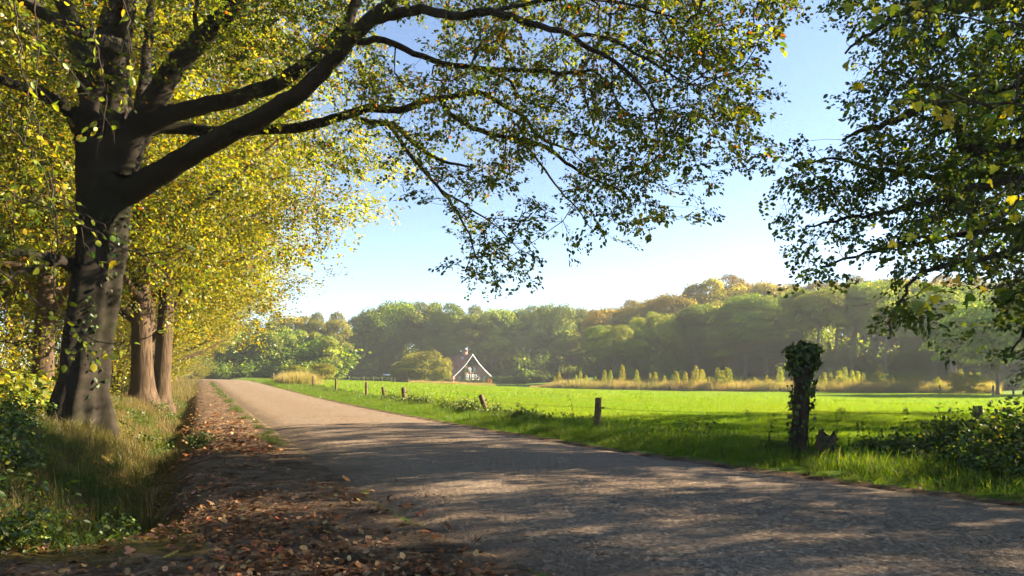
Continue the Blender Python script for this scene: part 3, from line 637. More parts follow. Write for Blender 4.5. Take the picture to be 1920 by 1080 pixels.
for z, pts in ((4.2, [(1980,240,13.6,30),(1920,266,13.4,26),(1852,286,13.2,22),(1808,270,13.1,16),(1795,230,13,10),(1770,190,12.9,6)]),
               (4.6, [(2000,170,13.8,30),(1900,170,13.7,24),(1800,182,13.5,20),(1735,200,13.3,17),(1680,225,13.2,13),(1620,245,13.1,9),(1580,262,13,4)]),
               (6.5, [(2000,20,14,26),(1900,5,13.8,22),(1800,12,13.6,18),(1700,20,13.5,12),(1630,60,13.4,7),(1585,100,13.3,4)]),
               (3.2, [(2000,350,13,22),(1900,340,12.8,17),(1790,365,12.6,13),(1690,390,12.5,9),(1590,410,12.4,6),(1510,425,12.3,3)]),
               (3.6, [(2000,330,14,20),(1860,330,14.5,15),(1740,330,14.8,11),(1640,318,15,8),(1560,300,15.1,5),(1500,310,15.2,3)]),
               (2.6, [(2000,450,12.5,18),(1900,470,12.2,13),(1800,490,12,10),(1720,520,11.9,7),(1680,580,11.8,4),(1670,620,11.8,2)]),
               (3.0, [(1990,420,14,17),(1880,430,14.3,13),(1760,450,14.4,9),(1640,470,14.4,6),(1540,500,14.4,4)]),
               (2.4, [(2010,560,13,14),(1960,580,13,9),(1920,620,13,6),(1895,670,13,3)]),
               (8.5, [(1960,-100,13,20),(1800,-120,12.5,14),(1650,-80,12,8)])):
    q = catmull(from_trunk(z, pts), .22); q[1:-1, :3] += ro.standard_normal((len(q)-2, 3))*.03
    g = Geo(); tube(g, q[:, :3]-oroot, np.maximum(q[:, 3], .01), 9); add('branch', g.mesh('oak_branch', M['twig'], True), oak); sk.limb(q[1:, :3], np.maximum(q[1:, 3], .01))
OC = [(2050,-160),(1590,-160),(1575,0),(1640,60),(1640,140),(1600,200),(1610,240),(1545,290),(1490,270),(1465,330),(1540,355),(1470,410),(1490,470),(1485,520),(1545,545),(1580,500),(1640,500),(1645,590),(1690,625),(1740,590),(1760,520),(1850,500),(1880,560),(1890,640),(1925,700),(2050,700)]
C1 = sample_poly(OC, 1500, lambda p, r: np.clip(r.normal(13.2, 1.2, len(p)), 10.8, 16.5), ro)
pxc = C1[:, 0]/C1[:, 1]*FPX+960; pyc = YH-(C1[:, 2]-CAMZ)/C1[:, 1]*FPX
C1 = C1[~((((pxc-1600)/40)**2+((pyc-470)/30)**2 < 1) | (((pxc-1840)/60)**2+((pyc-45)/22)**2 < 1) | ((abs(pxc-1700) < 70) & (abs(pyc-545) < 22)) | (((pxc-1690)/35)**2+((pyc-350)/25)**2 < 1))]
C1 = C1[lump(C1[:, 0]*1.3+C1[:, 2], C1[:, 1]*.9-C1[:, 2]*1.7, 1.6) + .6*ro.standard_normal(len(C1)) > -.1]; C1 = C1 + .18*ro.standard_normal(C1.shape)
C1 = np.vstack([C1, sample_poly([(1690,-120),(2060,-120),(2060,650),(1890,610),(1770,470),(1690,300)], 240, lambda p, r: np.clip(r.normal(14, 1.3, len(p)), 11.5, 17), ro)])
C2 = ellipsoid_clusters(560, np.array([14.4, 13.4, 8.6]), 5.0, 5.0, 4.4, ro)
CC = np.vstack([C1, C2]); ends = sk.grow(CC, np.array([13.5, 13.3, 6]), .28, .3, .4, .06)
g = Geo(); sk.tubes(g, .0042, .46); gtw = g
V, F, Cc = spray_leaves(CC, ends, 52, ro, .37, .06, .088, .058, P_([DKG, GRN, YGR, YEL], [.14, .48, .34, .04]), T_HEX, .4, .2, gtw)
me = gtw.mesh('oak_twigs', M['twig']); me.transform(Matrix.Translation(-oroot)); tag(add('twigs', me, oak), kind='stuff')
tag(add('crown', make_mesh('oak_leaves', V-oroot, F, Cc, M['leaf']), oak), kind='stuff')

# the belt of trees along the meadow side that shades the lane; mostly outside the picture
SHADE = [tree_variant('shade_a', 41, 16, 6.2, .12, 400, 54, .21, pal_grn, 'oak', 1.0, .4, .5, .7), tree_variant('shade_b', 42, 14.5, 5.6, .12, 370, 54, .21, pal_grn, 'oak', 1.0, .36, .5, .7)]
SHADE_AT = [(18.5, 5.5), (19.5, 20.0), (24.5, 12.0), (27.5, 24.0), (15, -3.5), (32, 17), (27, 4.5)]
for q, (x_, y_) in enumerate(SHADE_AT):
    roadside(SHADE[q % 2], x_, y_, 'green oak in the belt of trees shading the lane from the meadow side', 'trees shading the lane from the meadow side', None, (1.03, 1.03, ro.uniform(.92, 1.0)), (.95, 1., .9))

# ------------------------------------------------------------------ maple reaching in, leaf by leaf
rm = np.random.default_rng(13); mroot = np.array(on_ground(7.4, 6.4))
maple = empty('maple_tree', mroot, 'young maple with large lobed yellow-green leaves hanging before the dark oak', 'tree')
tp3 = catmull(np.array([[7.4,6.4,-.3],[7.4,6.4,0],[7.35,6.4,2],[7.2,6.5,4],[7.1,6.5,6.5]]), .25); g = Geo(); tube(g, tp3-mroot, np.interp(tp3[:, 2], [-.3, 0, 6.5], [.17, .13, .03]), 12); add('trunk', g.mesh('maple_trunk', M['twig'], True), maple)
lm = make_mesh('maple_leaf', *leaf_arrays(np.zeros((1, 3)), np.array([[1., 0, 0]]), np.array([[0, 0, 1.]]), 1., 1., (1, 1, 1), T_MAPLE), M['leaf'])
for z, pts in ((3.4, [(1960,70,6.0),(1860,45,5.9),(1760,25,5.8),(1700,10,5.75),(1640,-5,5.7)]),
               (3.0, [(1960,150,6.0),(1900,190,5.8),(1800,190,5.7),(1700,185,5.6),(1620,190,5.5)]),
               (2.8, [(1960,210,6.0),(1850,200,5.8),(1770,165,5.7),(1690,140,5.65),(1600,118,5.6)]),
               (2.4, [(1960,330,6.0),(1900,390,5.9),(1820,450,5.8),(1760,520,5.7),(1700,560,5.6)]),
               (2.6, [(1960,310,6.2),(1880,360,6.1),(1800,400,6.0),(1720,415,5.9),(1690,420,5.85)]),
               (4.0, [(1960,-60,6.3),(1850,-40,6.2),(1740,10,6.1),(1660,60,6.0)]),
               (2.2, [(1960,500,6.2),(1900,530,6.1),(1840,540,6.0),(1780,530,5.9)])):
    b = tp3[int(np.argmin(abs(tp3[:, 2]-z)))]; q = catmull(np.vstack([b, [PX(*k_) for k_ in pts]]), .12); q[1:-1] += rm.standard_normal((len(q)-2, 3))*.008
    g = Geo(); tube(g, q-mroot, np.linspace(.022, .003, len(q)), 6)
    start = int(len(q)*.35)
    for i0 in range(start, len(q), 1):
        for rep in range(2):
            if rm.random() > .62: continue
            dv = nz(rm.standard_normal(3)*np.array([1, .7, .8]) + np.array([-.5, 0, -.35])); L_ = rm.uniform(.05, .22)
            e = q[i0] + dv*L_ + np.array([0, 0, -.03]); tube(g, np.array([q[i0], q[i0]*.4+e*.6+[0, 0, .015], e])-mroot, [.003, .002, .0013], 3)
            c_ = palette(1, [GRN, YGR, YEL, ORA], [.28, .46, .26, .0], .2, rm)[0]*1.4
            put_leaf(lm, maple, mroot, e, nz(dv*.6+np.array([0, 0, -.8])+.4*rm.standard_normal(3)), np.array([0, -.6, .7])+.55*rm.standard_normal(3), rm.uniform(.05, .105), c_)
    add('branch', g.mesh('maple_branch', M['twig'], True), maple)

# ------------------------------------------------------------------ forest beyond the meadow
def far_variant(name, seed, H, R, cb, nblob, nleaf, leaf, pal, rt=.3, bark='fartrunk', shape='round'):
    r = np.random.default_rng(seed); g = Geo(); zc = H*(cb+(1-cb)*.5); hz_ = H*(1-cb)*.5
    tr = catmull(np.array([[0,0,-.8],[0,0,0],[.2*r.normal(),.2*r.normal(),H*.3],[.4*r.normal(),.4*r.normal(),H*.6],[.3*r.normal(),.3*r.normal(),H*.88]]), 1.2)
    rr_ = np.interp(tr[:, 2], [-.8, 0, .8, H*.6, H], [rt*1.5, rt*1.4, rt, rt*.6, .04]); tube(g, tr, rr_, 8)
    v = nz(r.standard_normal((nblob, 3))); v *= (.35+.65*r.random((nblob, 1)))**.5
    if shape == 'cone': v[:, :2] *= (1-.42*(v[:, 2:]+1))
    B = np.array([0, 0, zc]) + v*np.array([R*.78, R*.78, hz_*.82]); BR = R*r.uniform(.18, .46, nblob)
    for b in B[::2]:
        i0 = int(np.argmin(abs(tr[:, 2]-max(H*.2, b[2]-R*.6)))); pl = catmull(np.array([tr[i0], tr[i0]*.4+b*.6+[0, 0, -.1*R], b]), .9)
        tube(g, pl, np.linspace(max(.05, rr_[i0]*.35), .03, len(pl)), 4)
    bi = r.choice(nblob, nleaf*2, p=BR**2/np.sum(BR**2)); d = nz(r.standard_normal((nleaf*2, 3))); d[:, 2] = np.where(d[:, 2] < -.3, -d[:, 2]*.6, d[:, 2])
    rad_ = BR[bi][:, None]*(1-.42*r.random((nleaf*2, 1))**1.6)*(1+.10*r.standard_normal((nleaf*2, 1))); p = B[bi] + d*rad_*np.array([1, 1, .8])
    ok = np.ones(len(p), bool)
    for b, q in zip(B, BR): ok &= np.linalg.norm((p-b)/np.array([1, 1, .8]), axis=1) > .55*q
    sel = np.where(ok)[0][:nleaf]; m_ = len(sel); bc = 1 + .26*r.standard_normal((nblob, 1))
    ax = r.standard_normal((m_, 3)) + np.array([0, 0, -.4]); nr = d[sel]*1.5 + .42*r.standard_normal((m_, 3)) + np.array([0, 0, .25])
    sz = leaf*r.uniform(.6, 1.25, m_); V, F, Cc = leaf_arrays(p[sel], ax, nr, sz, sz*.75, pal(m_)*np.clip(bc[bi[sel]], .5, 1.6), T_DIA)
    return g.mesh(name+'_wood', M[bark], True), make_mesh(name+'_leaves', V, F, Cc, M['leaf_far'])
pal_far = (lambda n: 1.6*palette(n, [DKG, GRN, YGR, YEL], [.04, .46, .47, .03], .07))
FAR = [far_variant('far_a', 51, 22, 6.6, .16, 48, 15000, .42, pal_far), far_variant('far_b', 52, 25, 6.2, .2, 52, 15000, .42, pal_far), far_variant('far_c', 53, 20, 7.2, .14, 50, 15000, .42, pal_far),
       far_variant('far_d', 54, 18, 5.4, .36, 38, 12000, .32, pal_far, .32), far_variant('far_e', 55, 20, 4.8, .4, 34, 11000, .32, pal_far, .34), far_variant('far_f', 56, 11, 4.4, .06, 44, 11000, .30, pal_far, .16, 'fartrunk', 'cone')]
FARH = [22, 25, 20, 18, 20, 11]
rf = np.random.default_rng(17)
def prof(tab, x): t = np.array(tab, float); return float(np.interp(x, t[:, 0], t[:, 1]))
FRONT = [(380,650),(420,632),(470,622),(520,612),(600,614),(640,640),(646,600),(700,560),(760,552),(820,556),(880,570),(905,574),(950,560),(1000,566),(1050,560),(1100,572),(1145,590),(1165,615),(1200,585),(1250,572),(1300,556),(1350,552),(1420,548),(1450,560),(1500,535),(1560,520),(1620,512),(1680,515),(1750,520),(1850,530),(2000,515)]
BACK = [(380,610),(480,588),(540,584),(640,582),(700,600),(1100,580),(1140,570),(1200,547),(1250,538),(1300,520),(1360,508),(1400,516),(1450,514),(1500,520),(1600,512),(2000,505)]
def far_tree(px, d, ytop, vs, label, group, color, name='broadleaf_tree', wide=1.0):
    x_ = (px-960)/FPX*d; z0 = float(zg(x_, d)); h = (YH-ytop)/FPX*d + CAMZ - z0; v_ = vs[int(rf.integers(len(vs)))]
    if group:
        m_ = float(np.mean(color)); label = ('pale ' if m_ > 1.12 else 'dark ' if m_ < .86 else 'mid-toned ') + label
        if 'farmhouse' in label and 'deeper' not in label: label = label.replace('behind the farmhouse', 'behind the orchard' if px < 840 else 'behind the farmhouse' if px < 930 else 'past the farmhouse hedge' if px < 1040 else 'above the start of the sapling strip')
        elif 'saplings' in group or 'sapling strip' in group: label = label + (', nearer the farmhouse' if px < 1330 else ', nearer the ivy post')
        elif 'ivy post' in group: label = label + (' itself' if px < 1640 else ', towards the meadow corner')
    k_ = h/FARH[v_]; kw = k_*wide*rf.uniform(.9, 1.1) if k_ < 1.35 else 1.3*wide
    plant_tree(name, FAR[v_], (x_, d, z0), label, 'tree', group, rf.uniform(0, 6.28), (kw, kw, k_), color)
def tint(a, s_=.12): return tuple(np.clip(np.array(a)*(1+s_*rf.standard_normal())*(1+.06*rf.standard_normal(3)), .4, 2))
px = 385
while px < 640:
    far_tree(px, rf.uniform(146, 158), prof(FRONT, px)+rf.uniform(-5, 8), [5], 'bushy alder-like tree in the thicket where the lane disappears', 'bushy trees where the lane disappears', tint((1.15, 1.12, 1.1))); px += rf.uniform(22, 32)
px = 370
while px < 660:
    far_tree(px, rf.uniform(185, 200), prof(BACK, px)+rf.uniform(-4, 8), [0, 1, 2], 'olive-brown tree rising behind the bushy thicket at the lane end', 'taller trees behind the thicket at the lane end', tint((1.05, .85, .8))); px += rf.uniform(30, 42)
px = 640
while px < 1165:
    far_tree(px, rf.uniform(206, 216), prof(FRONT, px)+rf.uniform(-5, 8), [0, 1, 2], 'broadleaf tree in the forest wall behind the farmhouse', 'forest wall behind the farmhouse', tint((1.05, 1.0, .85), .3)); px += rf.uniform(30, 42)
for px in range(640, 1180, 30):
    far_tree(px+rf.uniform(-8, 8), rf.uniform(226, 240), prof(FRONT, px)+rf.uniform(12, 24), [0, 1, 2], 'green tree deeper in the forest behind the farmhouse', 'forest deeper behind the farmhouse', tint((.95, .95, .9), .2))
px = 1150
while px < 1520:
    far_tree(px, rf.uniform(138, 150), prof(FRONT, px)+rf.uniform(-4, 8), [3, 4, 0, 2], 'tree with bare lower trunk behind the sapling strip', 'trees behind the sapling strip', tint((1.05, 1.0, .88), .28)); px += rf.uniform(28, 40)
px = 1500
while px < 2060:
    far_tree(px, rf.uniform(116, 130), prof(FRONT, px)+rf.uniform(-4, 10), [3, 4], 'slender pale-trunked tree in the hazy wood beyond the ivy post', 'slender trees in the hazy wood beyond the ivy post', tint((1.05, 1.0, .9), .26)); px += rf.uniform(26, 38)
px = 1120
while px < 2050:
    far_tree(px, rf.uniform(172, 186), prof(BACK, px)+rf.uniform(-4, 8), [0, 1, 2], 'copper-tinged beech on the rise above the forest edge', 'copper-tinged trees on the rise', tint((1.6, .95, .8), .16)); px += rf.uniform(32, 44)
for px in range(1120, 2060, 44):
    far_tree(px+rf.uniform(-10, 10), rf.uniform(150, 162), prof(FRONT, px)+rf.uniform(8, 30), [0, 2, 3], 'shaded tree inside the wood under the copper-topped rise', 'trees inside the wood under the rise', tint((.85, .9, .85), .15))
# understorey bushes closing the foot of the forest
UND = [shrub_variant('under_a', 61, 4.2, 2.6, 46, 6, .34, pal_far, spread=.7), shrub_variant('under_b', 62, 3.2, 2.2, 40, 6, .32, pal_far, spread=.6)]
def foot_label(px, kind):
    where = 'at the forest foot where the lane disappears' if px < 640 else 'at the forest foot behind the farmhouse and orchard' if px < 960 else 'at the forest foot past the farmhouse hedge' if px < 1160 else 'at the forest foot behind the sapling strip' if px < 1510 else 'at the forest foot beyond the ivy post'
    return kind + ' ' + where, ('low' if 'low' in kind else 'tall') + ' bushes ' + where
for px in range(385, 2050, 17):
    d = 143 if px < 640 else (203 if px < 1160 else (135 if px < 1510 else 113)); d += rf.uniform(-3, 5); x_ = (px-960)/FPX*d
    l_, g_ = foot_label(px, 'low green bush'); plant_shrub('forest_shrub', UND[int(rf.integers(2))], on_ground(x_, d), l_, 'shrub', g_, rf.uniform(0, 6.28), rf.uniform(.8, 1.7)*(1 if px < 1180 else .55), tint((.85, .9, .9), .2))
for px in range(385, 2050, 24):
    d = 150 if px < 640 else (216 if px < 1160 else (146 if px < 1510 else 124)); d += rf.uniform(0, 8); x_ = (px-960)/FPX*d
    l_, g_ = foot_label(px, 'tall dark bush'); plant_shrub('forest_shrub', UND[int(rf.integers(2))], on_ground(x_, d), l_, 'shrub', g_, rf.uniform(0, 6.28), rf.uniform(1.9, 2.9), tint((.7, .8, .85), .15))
for px in range(630, 1180, 22):
    d = 228+rf.uniform(0, 16); x_ = (px-960)/FPX*d
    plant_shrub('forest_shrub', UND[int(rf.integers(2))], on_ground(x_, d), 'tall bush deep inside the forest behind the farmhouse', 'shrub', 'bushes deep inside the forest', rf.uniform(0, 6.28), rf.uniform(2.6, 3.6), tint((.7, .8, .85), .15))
for px in range(1150, 2060, 26):
    d = 158+rf.uniform(0, 8); x_ = (px-960)/FPX*d
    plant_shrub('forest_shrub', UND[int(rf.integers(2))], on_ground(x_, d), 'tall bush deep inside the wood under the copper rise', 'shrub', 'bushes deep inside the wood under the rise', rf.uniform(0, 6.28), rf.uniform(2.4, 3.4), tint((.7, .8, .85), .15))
# the spreading tree at the corner of the meadow
for px, d, yt, v_, lab in ((1870, 84, 540, 2, 'broad tree with sweeping boughs at the corner of the meadow'), (1790, 96, 560, 0, 'rounded green tree beside the broad tree at the meadow corner'), (1990, 80, 500, 0, 'tall dark tree past the broad tree at the meadow corner'), (2120, 84, 470, 1, 'tall tree outside the meadow corner, beyond the dark one')):
    far_tree(px, d, yt, [v_], lab, None, (.9, 1.0, .85), 'broadleaf_tree', 1.1)

# ------------------------------------------------------------------ farmhouse
HD = 190.0; hx, hy = (885.5-960)/FPX*HD, HD; hz0 = float(zg(hx, hy)); YAW = math.radians(22)
def simple(name, c0, c1, sc_=6., rough=.8, b=.3, bd=.01, spec=.3):
    m, nt, out = mat_nodes(name); v = objc(nt); n_ = noise(nt, sc_, 5, .6, v)
    princ(nt, out, ramp(nt, n_, [(.3, c0), (.7, c1)]), rough, bump(nt, n_, b, bd), spec); return m
def brick_mat():
    m, nt, out = mat_nodes('red_brick'); v = objc(nt)
    mp = N(nt, "ShaderNodeMapping"); mp.inputs["Rotation"].default_value = (math.radians(90), 0, 0); LK(nt, v, mp.inputs[0])
    b = N(nt, "ShaderNodeTexBrick"); b.inputs["Scale"].default_value = 4.5; b.inputs["Color1"].default_value = (.36, .16, .12, 1); b.inputs["Color2"].default_value = (.46, .22, .16, 1); b.inputs["Mortar"].default_value = (.3, .25, .21, 1); b.inputs["Mortar Size"].default_value = .015
    LK(nt, mp.outputs[0], b.inputs["Vector"]); c = mixc(nt, math_n(nt, 'MULTIPLY', noise(nt, 1.1, 4, .6, v), .5), b.outputs[0], (.2, .09, .07))
    princ(nt, out, c, .9, None, .2); return m
M['brick'] = brick_mat(); M['white'] = simple('white_paint', (.62, .62, .60), (.78, .78, .76), 9, .5)
M['tile'] = simple('red_clay_tile', (.26, .10, .07), (.40, .17, .12), 5, .85); M['green_board'] = simple('dark_green_boards', (.012, .028, .026), (.025, .045, .04), 8, .6)
M['glass'] = simple('window_glass', (.10, .13, .17), (.16, .2, .26), 2, .08, 0, .01, .8)
M['wood'] = bark_mat('weathered_post_wood', (.06, .04, .026), (.24, .17, .11), (.08, .085, .03), (30, 30, 3), .012, .28)
M['wood_dark'] = bark_mat('old_mossy_post_wood', (.02, .014, .009), (.085, .06, .038), (.035, .04, .014), (20, 20, 3), .02, .4)
M['wire'] = simple('rusty_wire', (.05, .035, .028), (.11, .08, .06), 40, .6)
GW, EV, RH = 5.75, 2.1, 8.35                                     # half gable width, eave height, ridge height
W_ = (YH-(664.5))/FPX*HD + CAMZ - hz0; RH = W_
house = empty('farmhouse', (hx, hy, hz0), 'red brick farmhouse with steep tiled roof and dark green gable boards', 'house', None, YAW)
LEN = 23.0
GW = 5.75; DR = RH-EV; PR = [(0, RH), (.2*GW, RH-.25*DR), (.39*GW, RH-.47*DR), (.7*GW, RH-.755*DR), (GW, EV)]  # bell-cast roof line, half of it
def half(k): return [(x_*k, z_) for x_, z_ in PR]
g = Geo(); pts = [(-GW+.25, -.3)] + [(-x_*.965, z_-.12) for x_, z_ in PR[::-1]] + [(x_*.965, z_-.12) for x_, z_ in PR[1:]] + [(GW-.25, -.3)]
n_ = len(pts); Vf = [(x_, 0, z_) for x_, z_ in pts]; Vb = [(x_, LEN, z_) for x_, z_ in pts]
g.put(Vf+Vb, [np.arange(n_)[None], (np.arange(n_)[::-1]+n_)[None], np.array([[i_, i_+n_, (i_+1) % n_+n_, (i_+1) % n_] for i_ in range(n_)])[:, ::-1]]); wall = add('wall', g.mesh('brick_wall', M['brick']), house)
roof = None
g = Geo()
for sgn in (-1, 1):
    line = catmull(np.array([(sgn*x_, 0, z_) for x_, z_ in PR]), .45); nn = len(line)
    A = line + [0, -.28, .02]; B = line + [0, LEN+.2, .02]; A2 = A - [0, 0, .14]; B2 = B - [0, 0, .14]; q = np.arange(nn-1)[:, None]
    g.put(np.vstack([A, B, A2, B2]), [np.hstack([q, q+1, q+nn+1, q+nn]), np.hstack([q+2*nn, q+3*nn, q+3*nn+1, q+2*nn+1]), np.hstack([q, q+2*nn, q+2*nn+1, q+1]), [[nn-1, 2*nn-1, 4*nn-1, 3*nn-1][::-1]]])
roof = add('roof', g.mesh('tiled_roof', M['tile']), house)
for sgn in (-1, 1):                                              # courses of tiles standing proud of the roof
    line = catmull(np.array([(sgn*x_, 0, z_) for x_, z_ in PR]), .38)
    cg = Geo(); box(cg, -.035, .035, -.26, LEN+.18, -.02, .05); cm = cg.mesh('tile_course', M['tile'])
    for p_ in line[1:-1]: add('tile_course', cm, roof, p_ + [0, 0, .02])
g = Geo(); box(g, -.14, .14, -.27, LEN+.19, 0, .14); add('ridge_tile', g.mesh('ridge', M['tile']), roof, (0, 0, RH))
g = Geo(); box(g, -.62, .5, 0, 1.0, -1.6, 1.05); box(g, -.7, .58, -.08, 1.08, 1.05, 1.2); add('chimney', g.mesh('chimney', M['brick']), roof, (0, 5.6, RH))
g = Geo(); box(g, -.95, -.63, -.1, 1.1, -1.3, -.55); add('flashing', g.mesh('flashing', M['white']), roof, (0, 5.6, RH))
for sgn in (-1, 1):
    g = Geo(); line = catmull(np.array([(sgn*x_, 0, z_) for x_, z_ in PR]), .4); nn = len(line); q = np.arange(nn-1)[:, None]
    t_ = nz(np.gradient(line, axis=0)); nr_ = np.stack([t_[:, 2], 0*t_[:, 0], -t_[:, 0]], -1)*sgn*-1; lo = line - [0, 0, .30]
    A, B, A2, B2 = line+[0, -.40, .1], line+[0, -.29, .1], lo+[0, -.40, .0], lo+[0, -.29, 0]
    g.put(np.vstack([A, B, A2, B2]), [np.hstack([q, q+1, q+2*nn+1, q+2*nn]), np.hstack([q+nn, q+3*nn, q+3*nn+1, q+nn+1]), np.hstack([q, q+nn, q+nn+1, q+1]), np.hstack([q+2*nn, q+2*nn+1, q+3*nn+1, q+3*nn])])
    add('bargeboard', g.mesh('bargeboard', M['white']), house)
# dark green boards of the gable, each board its own piece
zb = RH-.5*DR; gp = add('gable_boarding', make_mesh('gable_boarding', [(-2.0, -.02, zb), (2.0, -.02, zb), (0, -.02, RH-.5)], [np.array([[0, 1, 2]])], None, M['green_board']), house)
for x_ in np.arange(-1.95, 2.0, .24):
    top = np.interp(abs(x_), [q_[0] for q_ in PR], [q_[1]-.4 for q_ in PR]);
    if top > zb+.1: g = Geo(); box(g, x_-.105, x_+.105, -.07, -.025, zb, top); add('board', g.mesh('board', M['green_board']), gp)
K = HD/FPX/math.cos(YAW)
def window(pxc, y0, y1, wpx, rows=2, cols=2, shutters=(), door=False):
    xc = (pxc-885.5)*K; z0, z1 = CAMZ-(y1-YH)/FPX*HD-hz0, CAMZ-(y0-YH)/FPX*HD-hz0; w = wpx*K*.5
    g = Geo(); f = .11
    box(g, xc-w, xc-w+f, -.09, .0, z0, z1); box(g, xc+w-f, xc+w, -.09, .0, z0, z1); box(g, xc-w+f, xc+w-f, -.088, .0, z1-f, z1); box(g, xc-w+f, xc+w-f, -.088, 0, z0, z0+f)
    win = add('door' if door else 'window', g.mesh('window_frame', M['white']), house)
    iw, ih = 2*w-2*f, z1-z0-2*f
    if door:
        g = Geo(); box(g, xc-w+f, xc+w-f, -.06, -.02, z0+f, z0+f+ih*.58); add('door_leaf', g.mesh('door_leaf', M['green_board']), win)
        g = Geo(); box(g, xc-w+f, xc+w-f, -.085, -.02, z0+f+ih*.58, z0+f+ih*.66); add('transom', g.mesh('transom', M['white']), win)
        g = Geo(); box(g, xc-w+f, xc+w-f, -.03, -.01, z0+f+ih*.66, z1-f); add('pane', g.mesh('pane', M['glass']), win)
    else:
        for a in range(cols):
            for b in range(rows):
                x0 = xc-w+f+iw*a/cols; za = z0+f+ih*b/rows; g = Geo(); box(g, x0+.03, x0+iw/cols-.03, -.03, -.01, za+.03, za+ih/rows-.03); add('pane', g.mesh('pane', M['glass']), win)
        g = Geo()
        for a in range(1, cols): box(g, xc-w+f+iw*a/cols-.05, xc-w+f+iw*a/cols+.05, -.08, -.01, z0+f, z1-f)
        for b in range(1, rows): box(g, xc-w+f, xc+w-f, -.078, -.012, z0+f+ih*b/rows-.04, z0+f+ih*b/rows+.04)
        add('glazing_bar', g.mesh('glazing_bar', M['white']), win)
    for s0, s1 in shutters:
        g = Geo(); box(g, (s0-885.5)*K, (s1-885.5)*K, -.07, .0, z0, z1); add('shutter', g.mesh('shutter', M['green_board']), house)
window(881.2, 689, 696.6, 4.6, 3, 2, [(876, 878.6)]); window(889.5, 689, 696.6, 5, 3, 2, [(884.1, 887), (892.1, 894)])
window(875.3, 702, 711.8, 6.6); window(885.3, 702, 711.8, 6.6); window(894.9, 702, 711.8, 6.0, door=True); window(907.3, 706.2, 711.6, 5.6, 1, 2, [(902, 904.4), (910.3, 912.8)]); window(863.2, 706, 711.8, 4.4)
# the house name in white wrought script; the photograph shows only small unreadable strokes
g = Geo(); u = np.linspace(0, 1, 40); zc_ = CAMZ-(699.2-YH)/FPX*HD-hz0
tube(g, np.stack([-.75+1.4*u, -.04+0*u, zc_+.13*np.sin(u*38)*(1-.3*u)], -1), np.full(40, .028), 4); tube(g, np.array([[-.62, -.04, zc_-.2], [-.6, -.04, zc_+.24]]), [.03, .03], 4)
add('house_name', g.mesh('house_name', M['white']), house)
# creeper on the gable
r_ = np.random.default_rng(71); nI = 700; ip = np.stack([r_.normal(-2.2, .35, nI), np.full(nI, -.12)-.12*r_.random(nI), r_.uniform(.2, 4.9, nI)], -1); ip[:, 0] -= .3*(2-ip[:, 2]*.4)
V, F, Cc = leaf_arrays(ip, r_.standard_normal((nI, 3))+[0, 0, -1], np.array([0, -1., .3])+.5*r_.standard_normal((nI, 3)), .22, .2, palette(nI, [DKG, GRN], [.6, .4], .2, r_), T_DIA)
tag(add('creeper', make_mesh('creeper', V, F, Cc, M['leaf']), house), kind='stuff')

# hedges, bushes and small tree round the farm
def hedge(px0, px1, d, h, label, col=(.8, .95, .8), seed=1):
    r = np.random.default_rng(seed); x0, x1 = (px0-960)/FPX*d, (px1-960)/FPX*d; L_ = x1-x0; base = on_ground((x0+x1)/2, d); n_ = int(420*L_)
    p = np.stack([r.uniform(-L_/2, L_/2, n_), r.uniform(-.6, .6, n_), r.random(n_)**.7*h], -1); p[:, 2] *= 1+.08*np.sin(p[:, 0]*2.3)+.05*np.sin(p[:, 0]*5.1)
    e = empty('hedge', base, label, 'hedge'); V, F, Cc = leaf_arrays(p, r.standard_normal((n_, 3)), r.standard_normal((n_, 3))+[0, -.4, .5], .2, .15, palette(n_, [DKG, GRN, YGR], [.3, .5, .2], .2, r), T_DIA)
    o = add('foliage', make_mesh('hedge_leaves', V, F, Cc, M['leaf']), e); o.color = (*col, 1); g = Geo()
    for q in np.arange(-L_/2+.3, L_/2, .7): tube(g, np.array([[q, 0, -.1], [q+.05, 0, h*.7]]), [.03, .015], 4)
    add('stem', g.mesh('hedge_stems', M['twig']), e)
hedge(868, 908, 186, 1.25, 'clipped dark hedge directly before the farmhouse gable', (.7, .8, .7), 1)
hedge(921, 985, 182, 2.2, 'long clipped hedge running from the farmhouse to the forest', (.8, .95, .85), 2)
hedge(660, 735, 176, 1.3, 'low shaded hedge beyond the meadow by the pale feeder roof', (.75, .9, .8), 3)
pal_gold = P_([GRN, YGR, YEL], [.22, .56, .22], .22)
BUSH = [far_variant('bush_a', 81, 6.6, 3.6, .02, 46, 15000, .20, pal_gold, .1), far_variant('bush_b', 82, 4.0, 2.4, .0, 34, 9000, .16, pal_gold, .06)]
def bush(px, d, ytop, v_, H0, wpx, lab, col, cat='shrub', name='round_bush'):
    x_ = (px-960)/FPX*d; z0 = float(zg(x_, d)); h = (YH-ytop)/FPX*d+CAMZ-z0; w = wpx/FPX*d/2
    plant_tree(name, BUSH[v_], (x_, d, z0), lab, cat, None, rf.uniform(0, 6), (w/(3.5 if v_ == 0 else 2.35), w/(3.5 if v_ == 0 else 2.35), h/H0), col)
bush(788, 165, 656, 0, 6.6, 96, 'wide golden-green orchard tree standing before the farmhouse roof', (1.25, 1.1, 1.2), 'tree', 'orchard_tree')
bush(830, 160, 669, 0, 6.6, 42, 'smaller golden tree overlapping the farmhouse eave', (1.45, 1.25, 1.2), 'tree', 'orchard_tree')
bush(752, 168, 676, 0, 6.6, 46, 'low olive tree at the end of the orchard away from the farmhouse', (1.0, .95, 1.2), 'tree', 'orchard_tree')
bush(556, 118, 684, 1, 4.0, 46, 'rounded olive bush in the meadow nearer the lane', (1.0, .95, 1.1)); bush(606, 116, 680, 1, 4.0, 52, 'larger rounded bush beside its olive twin in the meadow', (1.15, 1.0, 1.1))
